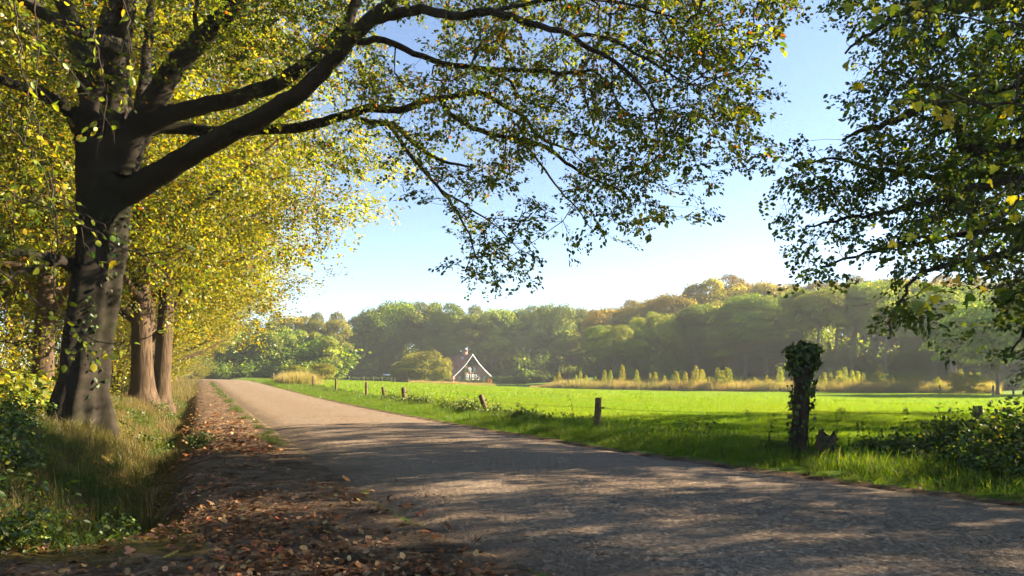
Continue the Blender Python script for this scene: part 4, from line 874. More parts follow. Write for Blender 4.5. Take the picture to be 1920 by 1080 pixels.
bush(917, 150, 710, 1, 4.0, 12, 'small reddish bush at the end of the dry grass by the farmhouse', (1.9, .7, .8))
bush(1820, 84, 700, 1, 4.0, 60, 'sunlit yellow-green bush in the sapling strip near the meadow corner', (1.4, 1.2, .9)); bush(1790, 86, 699, 1, 4.0, 30, 'reddish bush in the sapling strip near the meadow corner', (1.35, .95, .8))
# pale feeder roof on legs beyond the orchard
fx, fy = (725.5-960)/FPX*160, 160.; feeder = empty('hay_feeder', on_ground(fx, fy), 'small hay feeder with pale sheet roof near the orchard', 'feeder')
g = Geo(); box(g, -.8, .8, -.6, .6, 2.0, 2.06); me = g.mesh('feeder_roof', M['white']); o = add('roof', me, feeder); o.rotation_euler = (math.radians(14), 0, 0)
lg = Geo(); tube(lg, np.array([[0, 0, -.1], [0, 0, 2.05]]), [.05, .05], 6); lgm = lg.mesh('leg', M['wood'])
for a, b in ((-.65, -.45), (.65, -.45), (-.65, .45), (.65, .45)): add('leg', lgm, feeder, (a, b, 0))

# ------------------------------------------------------------------ sapling strip and dry grass at the far edge of the meadow
pal_sap = P_([GRN, YGR, YEL], [.15, .65, .2], .2)
def sapling_variant(name, seed, H):
    r = np.random.default_rng(seed); g = Geo(); tube(g, np.array([[0, 0, -.1], [.03, .02, H*.5], [.0, .04, H]]), [.03, .018, .006], 5); n_ = 420
    z = H*(.12+.88*r.random(n_)**.9); a = r.uniform(0, 6.28, n_); rad_ = (.62*(1-z/H)**.8+.07)*np.sqrt(r.random(n_)); p = np.stack([rad_*np.cos(a), rad_*np.sin(a), z], -1)
    ax = np.stack([np.cos(a), np.sin(a), .7+0*a], -1)+.4*r.standard_normal((n_, 3)); V, F, Cc = leaf_arrays(p, ax, r.standard_normal((n_, 3))+[0, 0, .5], .17, .11, pal_sap(n_), T_DIA)
    return g.mesh(name+'_stem', M['twig']), make_mesh(name+'_leaves', V, F, Cc, M['leaf'])
SAP = [sapling_variant('sapling_a', 91, 2.6), sapling_variant('sapling_b', 92, 2.2), sapling_variant('sapling_c', 93, 3.0)]
def strip_d(px): return float(np.interp(px, [700, 860, 1020, 1300, 1700, 1960], [150, 138, 122, 104, 92, 84]))
px = 1040
while px < 1840:
    d = strip_d(px) + rf.uniform(.5, 5); x_ = (px-960)/FPX*d
    plant_tree('sapling', SAP[int(rf.integers(3))], on_ground(x_, d), 'slim yellow-green sapling rising from the dry grass strip', 'sapling', 'saplings in the dry grass strip', rf.uniform(0, 6.28), rf.uniform(.5, 1.4), tint((1.25, 1.2, .9), .12)); px += 3+rf.exponential(7.5)

# ------------------------------------------------------------------ scattering of grass and other uncountable growth
def blades(name, seed, n_, size, h, w, cols, wts, lean=.5, jit=.2):
    r = np.random.default_rng(seed); p = np.stack([r.uniform(-size/2, size/2, n_), r.uniform(-size/2, size/2, n_), np.full(n_, -.02)], -1)
    a = r.uniform(0, 6.28, n_); hh = h*r.uniform(.45, 1.15, n_)*(1+.25*np.sin(p[:, 0]*5/size+seed)*np.cos(p[:, 1]*4/size)); ww = w*r.uniform(.6, 1.2, n_)
    la = r.uniform(0, 6.28, n_); ln = lean*r.random(n_)*hh; dx = np.stack([np.cos(a), np.sin(a), 0*a], -1)*ww[:, None]*.5; lv = np.stack([np.cos(la)*ln, np.sin(la)*ln, 0*ln], -1)
    m1 = p + lv*.3 + np.stack([0*hh, 0*hh, hh*.55], -1); t = p + lv + np.stack([0*hh, 0*hh, hh*(1-.25*(ln/np.maximum(hh, 1e-6))**2)], -1)
    V = np.stack([p-dx, p+dx, m1+dx*.8, m1-dx*.8, t], 1).reshape(-1, 3); o_ = (np.arange(n_)*5)[:, None]
    C = np.repeat(palette(n_, cols, wts, jit, r), 5, 0)
    return make_mesh(name, V, [o_+np.array([[0, 1, 2, 3]]), o_+np.array([[3, 2, 4]])], C, M['grass'])
def scatter(name, meshes, pts, label, cat, rots=None, scl=1., r=rng, colr=None):
    c = bpy.data.collections.new(name + '_source')
    for i_, me in enumerate(meshes): c.objects.link(bpy.data.objects.new('%s_piece_%d' % (name, i_), me))
    n_ = len(pts); me = bpy.data.meshes.new(name); me.vertices.add(n_); me.vertices.foreach_set('co', np.asarray(pts, np.float32).ravel())
    rot = np.zeros((n_, 3), np.float32); rot[:, 2] = r.uniform(0, 6.28, n_)
    if rots is not None: rot[:, :2] = rots
    s_ = np.broadcast_to(np.asarray(scl, np.float32).reshape(-1, 1) if np.ndim(scl) == 1 else np.asarray(scl, np.float32), (n_, 3)) if np.ndim(scl) else np.full((n_, 3), scl, np.float32)
    me.attributes.new('rot', 'FLOAT_VECTOR', 'POINT').data.foreach_set('vector', rot.ravel()); me.attributes.new('scl', 'FLOAT_VECTOR', 'POINT').data.foreach_set('vector', np.ascontiguousarray(s_, np.float32).ravel())
    me.attributes.new('idx', 'INT', 'POINT').data.foreach_set('value', r.integers(0, len(meshes), n_).astype(np.int32))
    ng = bpy.data.node_groups.new(name, 'GeometryNodeTree'); ng.interface.new_socket('Geometry', in_out='INPUT', socket_type='NodeSocketGeometry'); ng.interface.new_socket('Geometry', in_out='OUTPUT', socket_type='NodeSocketGeometry')
    gi, go = ng.nodes.new('NodeGroupInput'), ng.nodes.new('NodeGroupOutput'); ci = ng.nodes.new('GeometryNodeCollectionInfo'); ci.inputs['Collection'].default_value = c; ci.inputs['Separate Children'].default_value = True; ci.inputs['Reset Children'].default_value = True
    ip = ng.nodes.new('GeometryNodeInstanceOnPoints'); ip.inputs['Pick Instance'].default_value = True
    for nm, ty, so in (('rot', 'FLOAT_VECTOR', 'Rotation'), ('scl', 'FLOAT_VECTOR', 'Scale'), ('idx', 'INT', 'Instance Index')):
        na_ = ng.nodes.new('GeometryNodeInputNamedAttribute'); na_.data_type = ty; na_.inputs['Name'].default_value = nm; ng.links.new([s for s in na_.outputs if s.enabled and s.name == 'Attribute'][0], ip.inputs[so])
    ng.links.new(gi.outputs[0], ip.inputs['Points']); ng.links.new(ci.outputs[0], ip.inputs['Instance']); ng.links.new(ip.outputs[0], go.inputs[0])
    o = add(name, me); md = o.modifiers.new('scatter', 'NODES'); md.node_group = ng
    return tag(o, label, cat, kind='stuff')
def field_pts(n_, dmin, dmax, pxmin, pxmax, cond, r=rng, power=1.0):
    d = dmin*(dmax/dmin)**(r.random(n_)**power) if power else r.uniform(dmin, dmax, n_); px = r.uniform(pxmin, pxmax, n_); x_ = (px-960)/FPX*d
    s, t = road_st(x_, d); k_ = cond(x_, d, s, t, -t-road_w(s)); x_, d = x_[k_], d[k_]
    return np.stack([x_, d, zg(x_, d)], -1)
MEADOW = [(.15, .26, .008), (.20, .31, .010), (.27, .35, .014), (.10, .19, .006)]
gn = [blades('meadow_turf_%d' % q, 100+q, 620, 1.0, .12, .009, MEADOW, [.35, .35, .15, .15], .8) for q in range(3)]
gf = [blades('meadow_far_turf_%d' % q, 110+q, 700, 4.5, .15, .032, MEADOW, [.35, .35, .15, .15], .8) for q in range(3)]
def grid_pts(step, d0, d1, cond, margin=60, r=rng):
    xs, ys = np.meshgrid(np.arange(-d1*.78, d1*.8, step), np.arange(d0, d1, step)); xs = (xs + r.uniform(-.5, .5, xs.shape)*step).ravel(); ys = (ys + r.uniform(-.5, .5, ys.shape)*step).ravel()
    px = xs/np.maximum(ys, .5)*FPX+960; k_ = (px > -margin) & (px < 1920+margin); xs, ys = xs[k_], ys[k_]; s, t = road_st(xs, ys); k_ = cond(xs, ys, s, t, -t-road_w(s)); xs, ys = xs[k_], ys[k_]
    return np.stack([xs, ys, zg(xs, ys)], -1)
def in_field(x_, y_, s, t, tr): return (tr > 2.2) & (y_ < np.interp(x_/np.maximum(y_, 1)*FPX+960, [380, 700, 860, 1020, 1300, 1700, 1960], [140, 150, 138, 122, 104, 92, 84])+1) & (y_ > 4)
pts = grid_pts(.62, 6, 42, in_field); scatter('meadow_grass', gn, pts, 'short bright green grass of the meadow nearer the fence', 'grass', scl=rng.uniform(.8, 1.25, len(pts)))
pts = grid_pts(2.6, 40, 152, in_field); scatter('meadow_grass', gf, pts, 'short bright green grass of the far meadow', 'grass', scl=rng.uniform(.8, 1.25, len(pts)))
# grass verge between lane and fence
vg = [blades('verge_tuft_%d' % q, 120+q, 120, .42, .21, .008, [(.09, .19, .01), (.14, .23, .012), (.22, .24, .03), (.06, .12, .008)], [.4, .3, .12, .18], 1.1) for q in range(3)]
def on_verge(x_, y_, s, t, tr): return (tr > .12+.1*lump(x_, y_, 2.7)) & (tr < 3.0)
pts = grid_pts(.26, 5, 60, on_verge); s, t = road_st(pts[:, 0], pts[:, 1]); tr = -t-road_w(s); sc_ = (.45+.75*ss(.1, 1.3, tr))*rng.uniform(.7, 1.3, len(pts))
pts = pts[rng.random(len(pts)) < np.clip(1.6-pts[:, 1]/45, .3, 1)*np.where(tr < .45, .55, 1)] if False else pts
scatter('verge_grass', vg, pts, 'lush grass verge between the lane and the fence', 'grass', scl=sc_)
pts = grid_pts(.8, 60, 130, on_verge); scatter('verge_grass', vg, pts, 'grass verge along the far stretch of the lane', 'grass', scl=rng.uniform(1.3, 2.0, len(pts)))
# bank: dry and green grass, leafy weeds
BANKC = [(.11, .11, .02), (.22, .17, .06), (.32, .25, .12), (.07, .085, .012)]
bg = [blades('bank_tuft_%d' % q, 130+q, 110, .40, .28, .006, BANKC, [.3, .3, .18, .22], 1.3) for q in range(3)]
bgreen = [blades('bank_green_tuft_%d' % q, 140+q, 100, .36, .24, .008, [(.06, .11, .012), (.11, .15, .018), (.035, .065, .01)], [.5, .3, .2], 1.5) for q in range(2)]
# green strip along the left edge of the lane
def left_strip(x_, y_, s, t, tr): return (t > .08) & (t < .42+.35*lump(x_, y_, 1.3)) & (s > 15) & (lump(x_, y_, .55)+.5*lump(x_, y_, 2.2) > -.15)
pts = grid_pts(.28, 12, 80, left_strip); scatter('edge_grass', bgreen, pts, 'thin strip of grass between the lane and the leafy path', 'grass', scl=rng.uniform(.35, .65, len(pts)))
def on_bank(x_, y_, s, t, tr): return (t > 2.35+.3*lump(x_, y_, 1.7)) & (t < 9) & (s > 7.6)
pts = grid_pts(.27, 4, 46, on_bank); s, t = road_st(pts[:, 0], pts[:, 1]); dry = lump(pts[:, 0], pts[:, 1], .8)+.35*rng.standard_normal(len(pts))+.45*ss(2.6, 4, t) > -.12
scatter('dry_bank_grass', bg, pts[dry], 'pale dry grass on the bank round the beech', 'grass', scl=rng.uniform(.7, 1.25, dry.sum()))
scatter('green_bank_grass', bgreen, pts[~dry], 'dark green grass lining the ditch below the beech', 'grass', scl=rng.uniform(.6, 1.2, (~dry).sum()))
pts = grid_pts(.9, 44, 120, lambda x_, y_, s, t, tr: (t > 1.9) & (t < 6)); scatter('dry_bank_grass', bg, pts, 'sunlit grass on the bank along the far wood edge', 'grass', scl=rng.uniform(1.5, 2.4, len(pts)))
# weeds with broad leaves
def weed_mesh(name, seed, H, n_, leaf, cols, w, tpl=T_HEX):
    r = np.random.default_rng(seed); z = H*r.random(n_)**.8; a = r.uniform(0, 6.28, n_); rad_ = H*.55*r.random(n_)**.6; p = np.stack([rad_*np.cos(a), rad_*np.sin(a), z], -1)
    ax = np.stack([np.cos(a), np.sin(a), -.3+0*a], -1)+.5*r.standard_normal((n_, 3)); V, F, Cc = leaf_arrays(p, ax, np.array([0, 0, 1.])+.55*r.standard_normal((n_, 3)), leaf*r.uniform(.6, 1.3, n_), leaf*.6*r.uniform(.6, 1.3, n_), palette(n_, cols, w, .22, r), tpl)
    return make_mesh(name, V, F, Cc, M['leaf_gloss'])
wd = [weed_mesh('weed_%d' % q, 150+q, .42, 46, .085, [DKG, GRN, YGR], [.35, .5, .15]) for q in range(3)]
pts = grid_pts(.5, 4, 40, lambda x_, y_, s, t, tr: (t > 2.3) & (t < 8) & (s > 7.2) & (lump(x_+5, y_, .9) + .5*lump(x_, y_, 3.1) > .35)); scatter('bank_weeds', wd, pts, 'broad-leaved weeds and bramble runners on the bank and in the ditch', 'weeds', scl=rng.uniform(.6, 1.3, len(pts)))
pts = grid_pts(.55, 15, 60, lambda x_, y_, s, t, tr: (tr > 1.3) & (tr < 3.2) & (lump(x_, y_+4, .7) > .05)); scatter('verge_weeds', wd, pts, 'low leafy weeds in the verge along the fence', 'weeds', scl=rng.uniform(.5, 1.0, len(pts)))
wl = [weed_mesh('woodweed_%d' % q, 160+q, .6, 50, .12, [GRN, YGR, YEL], [.3, .5, .2], T_DIA) for q in range(2)]
pts = grid_pts(.8, 14, 60, lambda x_, y_, s, t, tr: (t > 5) & (t < 16)); scatter('wood_undergrowth', wl, pts, 'yellow-green undergrowth on the floor of the wood', 'undergrowth', scl=rng.uniform(.8, 1.9, len(pts)))
# dry tall grass below the saplings and in front of the house
TG = [blades('tall_grass_%d' % q, 170+q, 300, 2.2, 1.5, .03, [(.32, .27, .11), (.40, .31, .14), (.24, .25, .05), (.36, .2, .13)], [.4, .25, .25, .1], .5) for q in range(3)]
def strip(x_, y_, s, t, tr):
    px = x_/y_*FPX+960; d = np.interp(px, [700, 860, 1020, 1300, 1700, 1960], [150, 138, 122, 104, 92, 84]); return (px > 1000+14*np.sin(y_)) & (px < 1860) & (y_ > d-.3) & (y_ < d+7)
pts = grid_pts(.85, 78, 135, strip); px_ = pts[:, 0]/pts[:, 1]*FPX+960; scatter('tall_dry_grass', TG, pts, 'tall straw-coloured grass strip beneath the saplings', 'grass', scl=rng.uniform(.6, 1.15, len(pts))*np.clip((px_-985)/70, .35, 1))
pts = grid_pts(.9, 136, 150, lambda x_, y_, s, t, tr: (x_/y_*FPX+960 > 770) & (x_/y_*FPX+960 < 924) & (y_ > 139) & (y_ < 146)); scatter('tall_dry_grass', TG, pts, 'tall pinkish dry grass before the farmhouse hedge', 'grass', scl=rng.uniform(.35, .62, len(pts)))
pts = grid_pts(.5, 60, 80, lambda x_, y_, s, t, tr: (tr > 2.1) & (tr < 4.2) & (s > 72) & (s < 84)); scatter('tall_dry_grass', TG, pts, 'reddish dry grass clump round the far fence posts', 'grass', scl=rng.uniform(.5, .9, len(pts)))

# ------------------------------------------------------------------ fence posts and barbed wire
def post_mesh(name, seed, h, w, top=.0, sides=14):
    r = np.random.default_rng(seed); g = Geo(); zz = np.concatenate([[-.35], np.linspace(0, h, 9)]); th = np.linspace(0, 2*np.pi, sides, endpoint=False)
    f = 1 + .06*np.sin(th*3+seed) + .04*np.sin(th*7+seed*2) + .03*r.standard_normal(sides)
    V = np.stack([np.outer(1+.04*r.standard_normal(len(zz)), w*f*np.cos(th)), np.outer(1+.04*r.standard_normal(len(zz)), w*f*np.sin(th)), np.repeat(zz[:, None], sides, 1)], -1)
    V[-1, :, 2] += top*np.cos(th) + .012*r.standard_normal(sides); n_ = len(zz); i = np.arange(n_-1)[:, None]*sides; j = np.arange(sides)[None]; k = (j+1) % sides
    g.put(V.reshape(-1, 3), [np.stack([i+j, i+k, i+sides+k, i+sides+j], -1).reshape(-1, 4), (np.arange(sides)+(n_-1)*sides)[None]]); return g.mesh(name, M['wood'], False)
POSTS = [(1120, .0, .86, .085, (0, 2), 'upright split fence post standing alone in the shaded grass'), (916, 0, .80, .09, (4, -20), 'weathered fence post leaning hard over the brambles'),
         (758, 0, .80, .10, (0, -3), 'pale cracked fence post beside the verge brambles'), (722, 0, .80, .09, (0, -9), 'fence post tilted slightly beside the pale cracked one'), (687, 0, .98, .08, (0, 0), None), (630, 0, 1.02, .08, (0, 0), None), (587, 0, 1.08, .08, (0, 1), None), (556, 0, 1.0, .09, (0, 0), None), (540, 0, 1.05, .09, (0, 0), None), (525, 0, 1.15, .10, (0, 0), None), (512, 0, 1.1, .12, (0, 2), None)]
M['insul'] = simple('black_insulator', (.01, .01, .01), (.03, .03, .03), 5, .4)
tops = []
for q, (px, _, h, w, tl_, lab) in enumerate(POSTS):
    d = 10/((px-960)/FPX+.46); x_ = (px-960)/FPX*d; b = np.array(on_ground(x_, d))
    e = empty('fence_post', b, lab or 'straight round fence post in the row between lane and meadow', 'fence post', 'posts of the meadow fence'); e.rotation_euler = (math.radians(tl_[0]), math.radians(tl_[1]), .3*q if tl_ == (0, 0) else 0)
    add('post', post_mesh('fence_post', 200+q, h, w, .03 if q == 1 else .008), e)
    g = Geo(); tube(g, np.array([[w*.8, 0, h*.72], [w+.05, 0, h*.72]]), [.018, .022], 8); tube(g, np.array([[w+.05, 0, h*.69], [w+.05, 0, h*.75]]), [.02, .02], 8); add('insulator', g.mesh('insulator', M['insul']), e)
    tops.append(b + np.array([math.sin(math.radians(tl_[1]))*h*.72, 0, h*.72]))
# the right-hand post among the brambles
d = 12.3; x_ = (1832-960)/FPX*d; b = np.array(on_ground(x_, d)); e = empty('fence_post', b, 'dark fence post rising out of the bramble thicket', 'fence post', 'posts of the meadow fence')
add('post', post_mesh('fence_post', 230, CAMZ-(761-YH)/FPX*d-b[2], .075), e); g = Geo(); tube(g, np.array([[-.07, 0, .8], [-.13, 0, .82]]), [.02, .02], 8); add('insulator', g.mesh('insulator', M['insul']), e); last = b + [0, 0, .8]
ivd = 11.4; ivx = (1497-960)/FPX*ivd; ivb = np.array(on_ground(ivx, ivd))
def strand(a, b, sag, label, n_=60, barbs=True, rad_=.0035):
    u = np.linspace(0, 1, n_)[:, None]; p = a+(b-a)*u; p[:, 2] -= sag*4*(u*(1-u))[:, 0]; p += rng.standard_normal(p.shape)*.004
    e = empty('fence_wire', a, label, 'wire', 'barbed wire strands'); g = Geo(); tube(g, p-a, np.full(n_, rad_), 4); add('wire', g.mesh('wire', M['wire']), e)
    if barbs:
        g = Geo(); L_ = np.linalg.norm(b-a)
        for v in np.arange(.1, L_, .13):
            i0 = min(int(v/L_*n_), n_-1); dv = nz(rng.standard_normal(3)*np.array([.4, 1, 1]))*.022; tube(g, np.array([p[i0]-dv, p[i0]+dv])-a, [.0025, .0025], 3)
        add('barb', g.mesh('barbs', M['wire']), e)
    return e
strand(tops[0], ivb+[-.1, 0, .80], .05, 'upper barbed wire between the lone split post and the ivy post')
strand(tops[0]-[0, 0, .38], ivb+[-.1, 0, .36], .03, 'lower barbed wire between the lone split post and the ivy post')
strand(ivb+[.12, 0, .82], last, .05, 'upper barbed wire between the ivy post and the bramble post'); strand(ivb+[.12, 0, .38], last-[0, 0, .42], .03, 'lower barbed wire between the ivy post and the bramble post')
strand(last, last+[4.2, -2.0, .05], .05, 'barbed wire leading out of the brambles past the dark post')
for q in range(len(tops)-1): strand(tops[q+1], tops[q], .04, 'wire strand linking the leaning post with the lone split post' if q == 0 else 'thin wire strand linking neighbouring posts of the far fence', 30, False, .004)
r_ = np.random.default_rng(240)
for px, py, d in ((1400, 773, 12.6), (1578, 770, 11.6), (1698, 769, 12.0)):
    c = PX(px, py, d); e = tag(add('grass_wisp', None, None, c), 'tuft of dead stalks caught on the barbed wire', 'grass wisp', 'wisps caught on the barbed wire'); n_ = 40
    V, F, Cc = leaf_arrays(.02*r_.standard_normal((n_, 3))*[1.6, 1, 1], r_.standard_normal((n_, 3)), r_.standard_normal((n_, 3)), .05, .012, palette(n_, [(.03, .03, .015)], [1], .2, r_), T_DIA); add('stalk', make_mesh('wisp', V, F, Cc, M['dry']), e)
# posts of the far fence by the sapling strip
pm = post_mesh('far_fence_post', 241, 1.25, .10)
for px, d in ((1762, 84), (1862, 78), (1900, 77), (1690, 95), (740, 150), (716, 152), (766, 148), (700, 155), (682, 157)):
    x_ = (px-960)/FPX*d; e = empty('fence_post', on_ground(x_, d), 'weathered post of the fence on the far side of the meadow', 'fence post', 'posts along the far side of the meadow'); add('post', pm, e)

# ------------------------------------------------------------------ ivy-clad gate post and broken stump
ri = np.random.default_rng(77); ivH = CAMZ-(655-YH)/FPX*ivd-ivb[2]
gp_ = empty('gate_post', ivb, 'tall thick gate post wrapped in ivy beside the lane', 'gate post')
g = Geo(); zz = np.concatenate([[-.4], np.linspace(0, ivH, 22)]); sd = 26; th = np.linspace(0, 2*np.pi, sd, endpoint=False)
R_ = .125*(1+.10*np.sin(th*4+.5)[None]+.05*np.sin(th*9+zz[:, None]*2)+.05*ri.standard_normal((len(zz), sd))); cx = .09*(zz/ivH)
V = np.stack([cx[:, None]+R_*np.cos(th), R_*np.sin(th), np.repeat(zz[:, None], sd, 1)], -1); n_ = len(zz); i = np.arange(n_-1)[:, None]*sd; j = np.arange(sd)[None]; k = (j+1) % sd
g.put(V.reshape(-1, 3), [np.stack([i+j, i+k, i+sd+k, i+sd+j], -1).reshape(-1, 4), (np.arange(sd)+(n_-1)*sd)[None]]); add('post', g.mesh('gate_post', M['wood_dark'], False), gp_)
for q in range(16):                                            # ivy stems winding up the post
    t0 = ri.uniform(0, 6.28); u = np.linspace(0, 1, 26); zq = u*ivH*ri.uniform(.5, 1); tq = t0+.5*np.sin(u*ri.uniform(3, 8)+ri.uniform(0, 6)); rq = .138+.02*np.sin(u*9)
    g = Geo(); tube(g, np.stack([.09*zq/ivH+rq*np.cos(tq), rq*np.sin(tq), zq], -1), np.linspace(.014, .005, 26), 5); add('ivy_stem', g.mesh('ivy_stem', M['twig']), gp_)
nI = 1900; u = ri.random(nI); zq = np.where(ri.random(nI) < .4, ivH*(1-.2*ri.random(nI)**1.6), ivH*u**.7); tq = ri.uniform(0, 6.28, nI); right = np.cos(tq)
kp = (zq > ivH*(.84+.06*np.sin(tq*3))) | ((right > .2) & (zq > ivH*(.5+.1*np.sin(tq*5))) & (ri.random(nI) < .7)) | ((right < -.5) & (zq > ivH*.72) & (ri.random(nI) < .6)) | ((right < -.6) & (zq < ivH*.5) & (ri.random(nI) < .35)) | (ri.random(nI) < .22)
zq, tq = zq[kp], tq[kp]; rad_ = .135+.09*ri.random(len(zq))*(1+.5*(zq > ivH*.8)); p = np.stack([.09*zq/ivH+rad_*np.cos(tq), rad_*np.sin(tq), np.minimum(zq+.10*ri.random(len(zq)), ivH+.03+.05*np.sin(tq*2+1)+.04*ri.random(len(zq)))], -1)
capn = 200; cp = np.stack([.09+.11*ri.standard_normal(capn), .10*ri.standard_normal(capn), ivH+.05*ri.random(capn)-.03], -1); cp[:, 2] += .13*np.exp(-((cp[:, 0]-.09)**2+cp[:, 1]**2)/.015)*(1+.3*np.sin(cp[:, 0]*40)); p = np.vstack([p, cp]); no = np.vstack([np.stack([np.cos(tq), np.sin(tq), .5+0*tq], -1), np.tile([0, 0, 1.], (capn, 1))])
V, F, Cc = leaf_arrays(p, ri.standard_normal(p.shape)*.7+[0, 0, -.8], no+.5*ri.standard_normal(p.shape), ri.uniform(.05, .085, len(p)), ri.uniform(.05, .085, len(p)), palette(len(p), [DKG, GRN, YGR], [.55, .4, .05], .25, ri), T_IVY)
tag(add('ivy', make_mesh('gate_post_ivy', V, F, Cc, M['leaf_gloss']), gp_), kind='stuff')
sx, sy = (1541-960)/FPX*11.3, 11.3; sb = np.array(on_ground(sx, sy)); stump = empty('tree_stump', sb, 'broken mossy stump leaning beside the ivy post', 'stump', None, .3, (1.05, 1.05, 1.3)); stump.rotation_euler = (.08, .16, .3)
g = Geo(); zz = np.array([-.2, 0, .1, .2, .27, .31]); f = np.array([1.1, 1.05, 1.0, 1.05, .98, .7]); R_ = .145*f[:, None]*(1+.2*np.sin(th*2+.4)+.12*np.sin(th*5)+.06*ri.standard_normal((6, sd)))
V = np.stack([R_*np.cos(th)+.05*zz[:, None], R_*np.sin(th), zz[:, None]+.11*np.cos(th*2+1)[None]*(zz[:, None] > .2)], -1); i = np.arange(5)[:, None]*sd
g.put(V.reshape(-1, 3), [np.stack([i+j, i+k, i+sd+k, i+sd+j], -1).reshape(-1, 4), (np.arange(sd)+5*sd)[None]]); add('wood', g.mesh('stump', M['oak']), stump)
nI = 90; a = ri.uniform(0, 6.28, nI); V, F, Cc = leaf_arrays(np.stack([.15*np.cos(a), .15*np.sin(a), ri.uniform(.05, .33, nI)], -1), ri.standard_normal((nI, 3)), np.stack([np.cos(a), np.sin(a), .4+0*a], -1)+.4*ri.standard_normal((nI, 3)), .045, .045, palette(nI, [DKG, GRN], [.6, .4], .2, ri), T_IVY)
tag(add('ivy', make_mesh('stump_ivy', V, F, Cc, M['leaf_gloss']), stump), kind='stuff')

# ------------------------------------------------------------------ brambles and tall weeds
pal_br = P_([DKG, GRN, YGR, YEL], [.3, .45, .22, .03], .25)
BR = [shrub_variant('bramble_a', 301, 1.05, .95, 46, 9, .075, pal_br, T_HEX, 'leaf_gloss', .17, 1.0), shrub_variant('bramble_b', 302, .7, .65, 30, 8, .07, pal_br, T_HEX, 'leaf_gloss', .15, 1.0), shrub_variant('bramble_c', 303, .55, .45, 14, 7, .06, pal_br, T_HEX, 'leaf_gloss', .13, .8)]
def bramble(px, d, v_, k_, label, group=None, col=(1, 1, 1)):
    x_ = (px-960)/FPX*d; plant_shrub('bramble_bush', BR[v_], on_ground(x_, d), label, 'bramble', group, ri.uniform(0, 6.28), k_, col)
for px, d, v_, k_ in ((1905, 10.2, 0, .95), (1840, 10.8, 0, .9), (1880, 9.4, 1, 1.), (1950, 9.2, 0, 1.), (1780, 11, 1, .95), (1825, 10, 1, .8), (1730, 10.6, 2, 1.2), (1905, 8.8, 1, .8)):
    bramble(px, d, v_, k_, ('tall dense', 'mid-sized', 'small loose')[v_] + ' bramble bush in the thicket below the dark fence post', 'brambles in the thicket below the dark post', (.9, .95, .8))
for px, d, v_, k_ in ((1675, 11.4, 2, 1.1), (1640, 11.6, 2, .8), (1455, 12.0, 2, .75)): bramble(px, d, v_, k_, 'small loose bramble sprig in the grass beside the ivy post', 'sprigs beside the ivy post', (.9, .95, .8))
for px, d, v_, k_ in ((885, 24, 1, .9), (930, 22.8, 1, .8), (865, 25, 1, .9), (795, 30, 1, .9), (770, 32, 1, .9), (840, 26.5, 2, 1.2), (735, 36, 1, .8), (975, 21, 2, 1.0)): bramble(px, d, v_, k_, ('tall', 'leafy low', 'thin low')[v_] + (' bramble clump beside the leaning post' if px > 855 else ' bramble clump by the pale cracked post'), 'brambles along the fence by the leaning post', (1.1, 1.1, .9))
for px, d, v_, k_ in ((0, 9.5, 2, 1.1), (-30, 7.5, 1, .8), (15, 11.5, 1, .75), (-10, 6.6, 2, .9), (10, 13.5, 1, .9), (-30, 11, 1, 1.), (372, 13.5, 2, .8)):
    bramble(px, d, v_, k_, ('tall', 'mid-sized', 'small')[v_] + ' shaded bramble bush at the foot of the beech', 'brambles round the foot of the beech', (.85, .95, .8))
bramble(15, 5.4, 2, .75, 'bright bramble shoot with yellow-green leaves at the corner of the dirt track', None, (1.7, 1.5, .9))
def stalk(px, d, h, nl, label, group, seed, leafc=(1, 1, 1), lean=.1):
    r = np.random.default_rng(seed); x_ = (px-960)/FPX*d; b = np.array(on_ground(x_, d)); e = empty('weed_stalk', b, label, 'weed', group, 0, None)
    p = np.array([[0, 0, -.05], [.3*lean*h, 0, h*.5], [lean*h, r.normal(0, .03), h]]); p = catmull(p, .08); g = Geo(); tube(g, p, np.linspace(.006, .002, len(p)), 4); add('stem', g.mesh('stalk_stem', M['twig']), e)
    idx = np.clip((len(p)*r.uniform(.25, 1, nl)).astype(int), 0, len(p)-1); V, F, Cc = leaf_arrays(p[idx], r.standard_normal((nl, 3))+[0, 0, .3], r.standard_normal((nl, 3))+[0, 0, 1], r.uniform(.04, .09, nl), r.uniform(.015, .035, nl), palette(nl, [DKG, GRN], [.6, .4], .2, r), T_HEX)
    o = add('foliage', make_mesh('stalk_leaves', V, F, Cc, M['leaf']), e); o.color = (*leafc, 1)
G_ = 'tall weeds between the fence wires'
for q, (px, d, h) in enumerate(((970, 20.5, .72), (965, 21, .6), (1005, 20, .55), (1077, 18.5, .75), (1155, 17, .45), (1235, 15.5, .5), (1310, 14.6, .5), (1330, 13.8, .6), (1440, 12.2, .7), (1570, 11.6, .72), (1590, 11.3, .6), (1605, 11.5, .55), (1620, 11.7, .62), (1700, 11.8, .75), (1745, 11.6, .95), (1768, 11.8, .9), (1800, 11.9, .8), (1660, 11.2, .5))):
    stalk(px, d, h, 16, 'thin dark weed stalk standing in the grass along the fence', G_, 400+q, (1, 1, 1), ri.uniform(-.2, .2))

